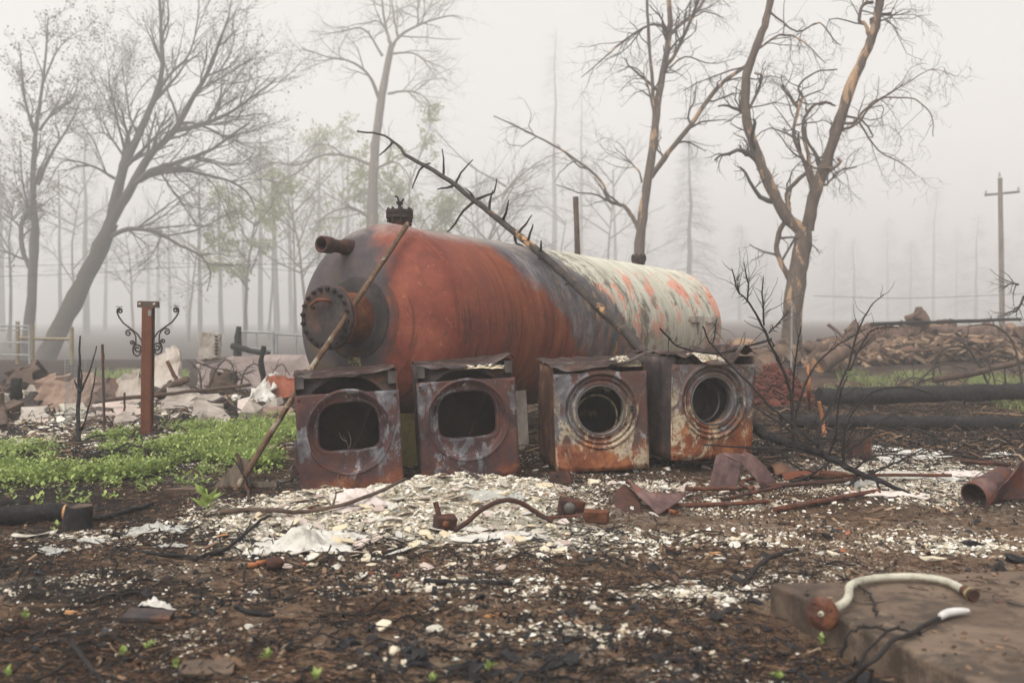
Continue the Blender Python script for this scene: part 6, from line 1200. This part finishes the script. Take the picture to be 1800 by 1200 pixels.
lumps('w', 'plaster_chunk', 'white crumbled plaster chunk lying in the open dark soil', 'white chunks in the soil', 'plaster chunk', ['plaster', 'plaster', 'plaster_cream'], [(*on(667, 1108)[:2], .05), (*on(825, 1070)[:2], .042), (*on(765, 1108)[:2], .03), (*on(1050, 1072)[:2], .04), (*on(1258, 1045)[:2], .035), (*on(1282, 1055)[:2], .03), (*on(800, 1160)[:2], .025), (*on(1040, 850)[:2], .07), (*on(1640, 985)[:2], .05), (*on(1150, 905)[:2], .03)] + cluster(26, 6, (420, 940, 1500, 1180), 5) + cluster(10, 7, (1150, 900, 1790, 1000), 6) + spots_px(25, (0, 930, 430, 1180), 7, clump(5, .55)), .006, .022, .75, 3, 1.0)
lumps('h', 'plaster_lump', 'pale plaster lump lying on the heap before the dryers', 'lumps on the plaster heap', 'plaster lump', ['plaster', 'plaster_cream', 'plaster_pink', 'plaster_cream'], spots_px(130, (450, 855, 1000, 1000), 8), .015, .05, .55, 4)
lumps('u', 'rubble_lump', 'pale rubble lump strewn around the ruined slabs and wall', 'lumps in the ruins', 'rubble', ['plaster', 'concrete_pale', 'plaster_pink', 'stucco', 'concrete'], spots_px(150, (0, 690, 530, 752), 9), .04, .13, .6, 6)
lumps('w2', 'white_scrap', 'white lump among the debris in front of the washers', 'white lumps before the washers', 'plaster lump', ['plaster', 'cloth', 'plaster_pink'], spots_px(60, (940, 815, 1330, 900), 10) + spots_px(50, (1480, 770, 1790, 880), 12), .014, .05, .6, 7)
lumps('c', 'charcoal_lump', 'black charcoal lump lying in the burnt soil', 'charcoal lumps', 'charcoal', ['charcoal'], spots_px(190, (0, 930, 1800, 1190), 13, clump(6, .5)), .008, .026, .75, 8, 1.0)
lumps('c2', 'charcoal_clump', 'large crumbly black charcoal clump in the open ground', 'big charcoal clumps', 'charcoal', ['charcoal'], [(*on(x, y)[:2], s_) for x, y, s_ in [(505, 1055, .045), (820, 1175, .06), (1150, 1000, .05), (1180, 975, .04), (1455, 945, .06), (1435, 890, .05), (1710, 960, .06), (1760, 1000, .07), (1790, 985, .07), (730, 1160, .06), (600, 1140, .06), (1000, 1165, .06), (790, 885 + 60, .02), (70, 1010, .05), (1330, 1060, .05), (960, 1175, .05), (1260, 1090, .05)]], .03, .06, .6, 9, 1.3, 3)
lumps('b', 'brick_bit', 'small rusty red fragment lying in the debris', 'rusty red fragments', 'fragment', ['brick', 'rust'], spots_px(45, (420, 850, 1500, 1050), 14), .010, .03, .5, 10)
# leaf-thin plaster flakes that can be told apart at the heap
fl = None; r = random.Random(15)
for k in range(120):
    q = on(*( (r.uniform(455, 760), r.uniform(850, 985)) if k % 3 else (r.uniform(760, 1000), r.uniform(850, 960)) ))
    if k % 6 == 0:
        b = MB(); n = r.randint(5, 8); b.prism([(math.cos(2 * math.pi * i / n) * r.uniform(.6, 1.2), math.sin(2 * math.pi * i / n) * r.uniform(.5, 1)) for i in range(n)], .22); fl = b.build('plaster_flake', MT[r.choice(['plaster', 'plaster_pink', 'plaster_cream', 'cloth'])]); o = fl
    else: o = fl.copy(); COL.objects.link(o)
    s_ = r.uniform(.02, .055); o.scale = (s_ * r.uniform(1, 1.7), s_, s_ * .35); o.location = q + Vector((0, 0, .014)); o.rotation_euler = (r.uniform(-.5, .5), r.uniform(-.4, .4), r.uniform(0, 6)); tag(o, 'thin broken plaster flake on the pale heap before the dryers', 'plaster flake', 'plaster flakes')
# ---- uncountable litter
OCV = np.array([(1, 0, 0), (-.9, .1, 0), (.1, 1, .1), (0, -.8, 0), (.1, .1, .8), (0, 0, -.7)]); OCF = [(0, 2, 4), (2, 1, 4), (1, 3, 4), (3, 0, 4), (2, 0, 5), (1, 2, 5), (3, 1, 5), (0, 3, 5)]
def field(n, y0, y1, seed, mask=None, pw=1.0):
    """ground points inside a wedge wider than the view"""
    r = np.random.default_rng(seed); o = np.empty((0, 2))
    while len(o) < n:
        y = y0 + (y1 - y0) * r.uniform(0, 1, n * 2) ** pw; x = r.uniform(-1, 1, n * 2) * (y * .58 + .5); k = ~((x > .95) & (y < 4.15) & (x > 1.05 + (3.98 - y) * .27 - .05))
        if mask is not None: k &= mask(x, y, r)
        o = np.concatenate([o, np.stack([x[k], y[k]], 1)])
    o = o[:n]; return np.c_[o, gh(o[:, 0], o[:, 1])], r
def litter(name, label, n, y0, y1, seed, mat, s0, s1, tv=OCV, tf=OCF, tilt=.6, asp=(1, 1, .7), mask=None, pw=1.3, dz=.2):
    P, r = field(n, y0, y1, seed, mask, pw); s_ = s0 + (s1 - s0) * r.uniform(0, 1, n) ** 2.2; SC = np.stack([s_ * asp[0] * r.uniform(.7, 1.3, n), s_ * asp[1] * r.uniform(.7, 1.3, n), s_ * asp[2] * r.uniform(.7, 1.3, n)], 1); P[:, 2] += SC[:, 2] * dz
    return scatter(name, tv, tf, P, SC, rotmats(n, tilt, r), MT[mat], label=label, kind='stuff')
def offheap(x, y): return 1 - .85 * np.clip(1.3 * (np.exp(-((x + 1.02) / .70) ** 2 - ((y - 5.95) / .5) ** 2) + np.exp(-((x + .2) / .62) ** 2 - ((y - 6.25) / .5) ** 2)), 0, 1)
def nm(s, sd, a, b_): return lambda x, y, r: r.uniform(0, 1, len(x)) < offheap(x, y) * sstep(a, b_, vnoise(x * s, y * s, sd) * .65 + vnoise(x * s * 3.1, y * s * 3.1, sd + 3) * .35)
flakemask = lambda x, y, r: r.uniform(0, 1, len(x)) < .9 * sstep(.56, .74, vnoise(x * 1.6, y * 1.6, 91) * .6 + vnoise(x * 6, y * 6, 93) * .4)
hmask = lambda x, y, r: r.uniform(0, 1, len(x)) < np.clip(1.25 * (np.exp(-((x + 1.02) / .70) ** 2 - ((y - 5.95) / .5) ** 2) + np.exp(-((x + .2) / .62) ** 2 - ((y - 6.25) / .5) ** 2) + .95 * np.exp(-((x - 3.05) / .75) ** 2 - ((y - 7.3) / .75) ** 2)) + .15 * np.exp(-((x - 1.2) / 1.4) ** 2 - ((y - 6.7) / .6) ** 2) - .12, 0, 1)
litter('plaster_crumbs', 'pale plaster and insulation crumbs covering the heap', 25000, 5.0, 8.8, 1, 'ashflake', .004, .020, asp=(1.3, 1, .45), mask=hmask, pw=1.0)
litter('ash_clumps', 'crumbled pale ash lying in patches over the soil', 9000, 2.9, 8.5, 8, 'ashflake', .003, .014, mask=flakemask)
def pmask(x, y, r): return r.uniform(0, 1, len(x)) < np.clip(sum(k_ * np.exp(-((x - a_) / sx_) ** 2 - ((y - b_) / sy_) ** 2) for a_, b_, sx_, sy_, k_ in PATCH), 0, 1) * (.35 + .65 * (vnoise(x * 9, y * 9, 55) > .45))
litter('drift_crumbs', 'white ash and plaster crumbs lying in drifts over the soil', 7500, 3.4, 7.2, 9, 'ashflake', .003, .022, asp=(1.2, 1, .6), mask=pmask, pw=1.0)
litter('bark_scraps', 'dark curled bark scraps strewn over the soil', 1500, 2.8, 9, 10, 'charcoal', .02, .10, BOXV, BOXF, .7, (1, .32, .12), nm(.9, 45, .3, .6))
litter('wood_scraps', 'brown splintered wood scraps strewn over the soil', 1500, 2.8, 9, 11, 'chips', .02, .12, BOXV, BOXF, .6, (1, .18, .10), nm(.9, 47, .3, .6))
litter('ash_specks', 'white ash specks scattered over the soil', 8000, 2.8, 9.5, 2, 'ashflake', .002, .012, mask=(lambda f_: lambda x, y, r: f_(x, y, r) & (r.uniform(0, 1, len(x)) < .35 + .65 * sstep(-1.6, -.2, x)))(nm(1.3, 11, .5, .74)))
litter('charcoal_crumbs', 'black charcoal crumbs scattered over the soil', 12000, 2.8, 9.5, 3, 'charcoal', .003, .016, mask=nm(1.1, 13, .44, .68), tilt=2)
litter('wood_chips', 'brown wood chips and bark flakes scattered over the soil', 11000, 2.8, 10.5, 4, 'chips', .006, .04, BOXV, BOXF, .5, (1, .38, .14), nm(1.2, 17, .32, .62))
litter('soil_clods', 'brown soil clods covering the ground', 10000, 2.8, 9.0, 5, 'chips', .003, .014, mask=nm(.9, 19, .3, .6), tilt=2)
litter('rubble_crumbs', 'grey rubble crumbs around the ruined slabs', 9000, 8.6, 14.5, 6, 'ashflake', .012, .06, asp=(1.3, 1, .5), mask=lambda x, y, r: (x < 0) & (x < -.9 * (y - 7) + .6) & (vnoise(x * 1.4, y * 1.4, 23) > .42))
litter('burnt_scrap', 'brown burnt scraps around the ruined slabs and logs', 8500, 8.4, 17, 7, 'chips', .015, .08, BOXV, BOXF, .6, (1, .3, .16), nm(.8, 29, .3, .6))
def twiglitter(name, label, n, y0, y1, seed, mat, L, rad, mask, lift=.02, K=4):
    P0, r = field(n, y0, y1, seed, mask, 1.3); a = r.uniform(0, 2 * np.pi, n); d = np.stack([np.cos(a), np.sin(a), r.normal(size=n) * .12], 1); ln = L[0] + (L[1] - L[0]) * r.uniform(0, 1, n) ** 2; P = np.empty((n, K, 3)); P[:, 0] = P0
    for k in range(1, K):
        d = d + r.normal(size=(n, 3)) * np.array([.22, .22, .06]); d /= np.linalg.norm(d, axis=1, keepdims=True); P[:, k] = P[:, k - 1] + d * (ln / (K - 1))[:, None]
    P[:, :, 2] = gh(P[:, :, 0], P[:, :, 1]) + np.abs(r.normal(size=(n, K))) * lift * .5 + .003; R_ = (rad[0] + (rad[1] - rad[0]) * r.uniform(0, 1, n) ** 2)[:, None] * np.linspace(1, .5, K)[None]; V, F = vtubes(P, R_, 3); return npmesh(name, V, F, MT[mat], True, label=label, kind='stuff')
twiglitter('needle_litter', 'burnt needles and grass stalks matted over the soil', 20000, 2.8, 7.5, 21, 'needles', (.03, .14), (.0010, .0024), nm(.9, 31, .3, .6), .012, 3)
twiglitter('twig_litter', 'small burnt twigs strewn over the soil', 4200, 2.8, 9.5, 22, 'char_twig', (.06, .32), (.002, .0055), nm(.8, 37, .3, .6), .03, 5)
twiglitter('brush_litter', 'burnt twigs and sticks strewn around the charred logs', 2600, 8.2, 15, 23, 'char_twig', (.2, .8), (.004, .012), lambda x, y, r: (x > 1.2) | (x < -2.5), .08, 5)
twiglitter('brown_sticks', 'brown sticks strewn over the rubble and log yard', 1800, 8.2, 17, 24, 'chips', (.2, .8), (.006, .016), None, .06, 5)
# ash in the caved washer lid and crumbs on the other lids
def lid(px, py, d, w_, l_, h, n, seed, name, label):
    q = at(px, py, d); r = np.random.default_rng(seed); b = MB(); b.grid(lambda u, v: (q.x + (u - .5) * w_, q.y + (v - .5) * l_, q.z + h * (1 - (2 * u - 1) ** 2) * (1 - (2 * v - 1) ** 4) + .02 * float(fbm(u * 6 + seed, v * 6, seed, 3)) - .02), 22, 16); o = b.build(name, MT['plaster_cream'], label=label, cat='ash heap')
    u, v = r.uniform(.04, .96, n), r.uniform(.04, .96, n); P = np.stack([q.x + (u - .5) * w_, q.y + (v - .5) * l_, q.z + h * (1 - (2 * u - 1) ** 2) * (1 - (2 * v - 1) ** 4) - .012], 1); s_ = .005 + .018 * r.uniform(0, 1, n) ** 2
    k = scatter('crumbs', OCV, OCF, P, np.stack([s_ * 1.3, s_, s_ * .6], 1), rotmats(n, .6, r), MT['ashflake'], kind='stuff'); k.parent = o
lid(1232, 638, 7.8, .46, .60, .085, 1400, 51, 'ash_heap', 'pale ash heap filling the caved-in lid of the washer')
lid(1095, 637, 7.45, .26, .40, .05, 360, 52, 'ash_heap', 'small ash patch beside the curled lid of the golden-flaked washer')
lid(855, 640, 7.1, .26, .3, .012, 90, 53, 'ash_heap', 'thin ash crumbs lying on the lid of the brown-bellied dryer')
# ---- green weeds
def inpoly(px, py, poly):
    c = np.zeros(len(px), bool); j = len(poly) - 1
    for i in range(len(poly)):
        xi, yi = poly[i]; xj, yj = poly[j]; k = ((yi > py) != (yj > py)) & (px < (xj - xi) * (py - yi) / (yj - yi + 1e-9) + xi); c ^= k; j = i
    return c
def weeds(name, label, n, box, poly, seed, mat, nl, size, hgt, thr, bare=0.0):
    r = np.random.default_rng(seed); x = r.uniform(box[0], box[1], n * 6); y = r.uniform(box[2], box[3], n * 6); z = gh(x, y); d = y; px = 900 + FPX * x / d; py = HOR + (CAMH - z) * FPX / d
    dens = vnoise(x * 2.1, y * 2.1, seed) * .6 + vnoise(x * 6, y * 6, seed + 1) * .4; k = inpoly(px, py, poly) & (dens > thr); x, y, z = x[k][:n], y[k][:n], z[k][:n]; m_ = len(x)
    h = hgt * (.35 + 1.0 * r.uniform(0, 1, m_) ** 1.6 + .5 * vnoise(x * 3, y * 3, seed + 7)); id_ = np.repeat(np.arange(m_), nl); N = len(id_); a = r.uniform(0, 2 * np.pi, N); el = r.uniform(-.1, 1.0, N); t_ = r.uniform(.1, 1, N); dx = np.stack([np.cos(a) * np.cos(el), np.sin(a) * np.cos(el), np.sin(el)], 1); dy = np.stack([-np.sin(a), np.cos(a), 0 * a], 1); M = np.empty((N, 3, 3)); M[:, :, 0] = dx; M[:, :, 1] = dy; M[:, :, 2] = np.cross(dx, dy)
    s_ = size * r.uniform(.4, 1.5, N); P = np.stack([x[id_] + r.normal(size=N) * .02, y[id_] + r.normal(size=N) * .02, z[id_] + h[id_] * t_], 1); return scatter(name, LEAFV, LEAFF, P, np.stack([s_, s_, s_], 1), M, MT[mat], label=label, kind='stuff')
weeds('green_weeds', 'dense bright green leafy weeds carpeting the ground beside the dryer', 2500, (-6.2, -1.45, 6.6, 11.2), [(-60, 795), (60, 790), (130, 785), (200, 770), (260, 762), (330, 752), (440, 747), (528, 742), (530, 812), (440, 830), (400, 815), (330, 812), (230, 852), (100, 850), (40, 858), (-60, 850)], 61, 'leaf', 22, .030, .085, .46)
weeds('weed_fringe', 'scattered small green weeds fringing the leafy patch', 240, (-6.2, -1.45, 6.0, 10.5), [(-60, 840), (100, 830), (300, 810), (480, 810), (500, 830), (300, 870), (0, 910), (-60, 900)], 62, 'leaf', 10, .035, .06, .42)
def grasspatch(name, label, n, box, poly, seed, hgt):
    r = np.random.default_rng(seed); x = r.uniform(box[0], box[1], n * 4); y = r.uniform(box[2], box[3], n * 4); z = gh(x, y); px = 900 + FPX * x / y; py = HOR + (CAMH - z) * FPX / y
    k = inpoly(px, py, poly) & (vnoise(x * 1.1, y * 1.1, seed) * .6 + vnoise(x * 3.3, y * 3.3, seed + 2) * .4 > .47); x, y, z = x[k][:n], y[k][:n], z[k][:n]; m_ = len(x); a = r.uniform(0, 6.3, m_); P = np.empty((m_, 3, 3)); h = hgt * r.uniform(.4, 1.1, m_); P[:, 0] = np.stack([x, y, z], 1); P[:, 1] = P[:, 0] + np.stack([np.cos(a) * .02, np.sin(a) * .02, h * .6], 1); P[:, 2] = P[:, 1] + np.stack([np.cos(a) * .05, np.sin(a) * .05, h * .4], 1)
    V, F = vtubes(P, np.full((m_, 1), .006) * np.array([[1, .8, .2]]), 3); return npmesh(name, V, F, MT['grass'], False, label=label, kind='stuff')
grasspatch('new_grass', 'fresh green grass growing between the charred logs and the log heap', 6000, (4, 13, 13.3, 22), [(1440, 665), (1520, 650), (1640, 660), (1830, 665), (1830, 712), (1600, 700), (1450, 705)], 71, .14)
grasspatch('grass_strip', 'thin green grass seen beyond the stake and bracket post', 3000, (-9, -4, 14, 20), [(160, 655), (330, 650), (330, 672), (160, 668)], 72, .14)
grasspatch('grass_fringe', 'green grass tuft near the thick charred log end', 900, (5.5, 9, 9.8, 14), [(1740, 695), (1830, 690), (1830, 735), (1740, 715)], 73, .12)
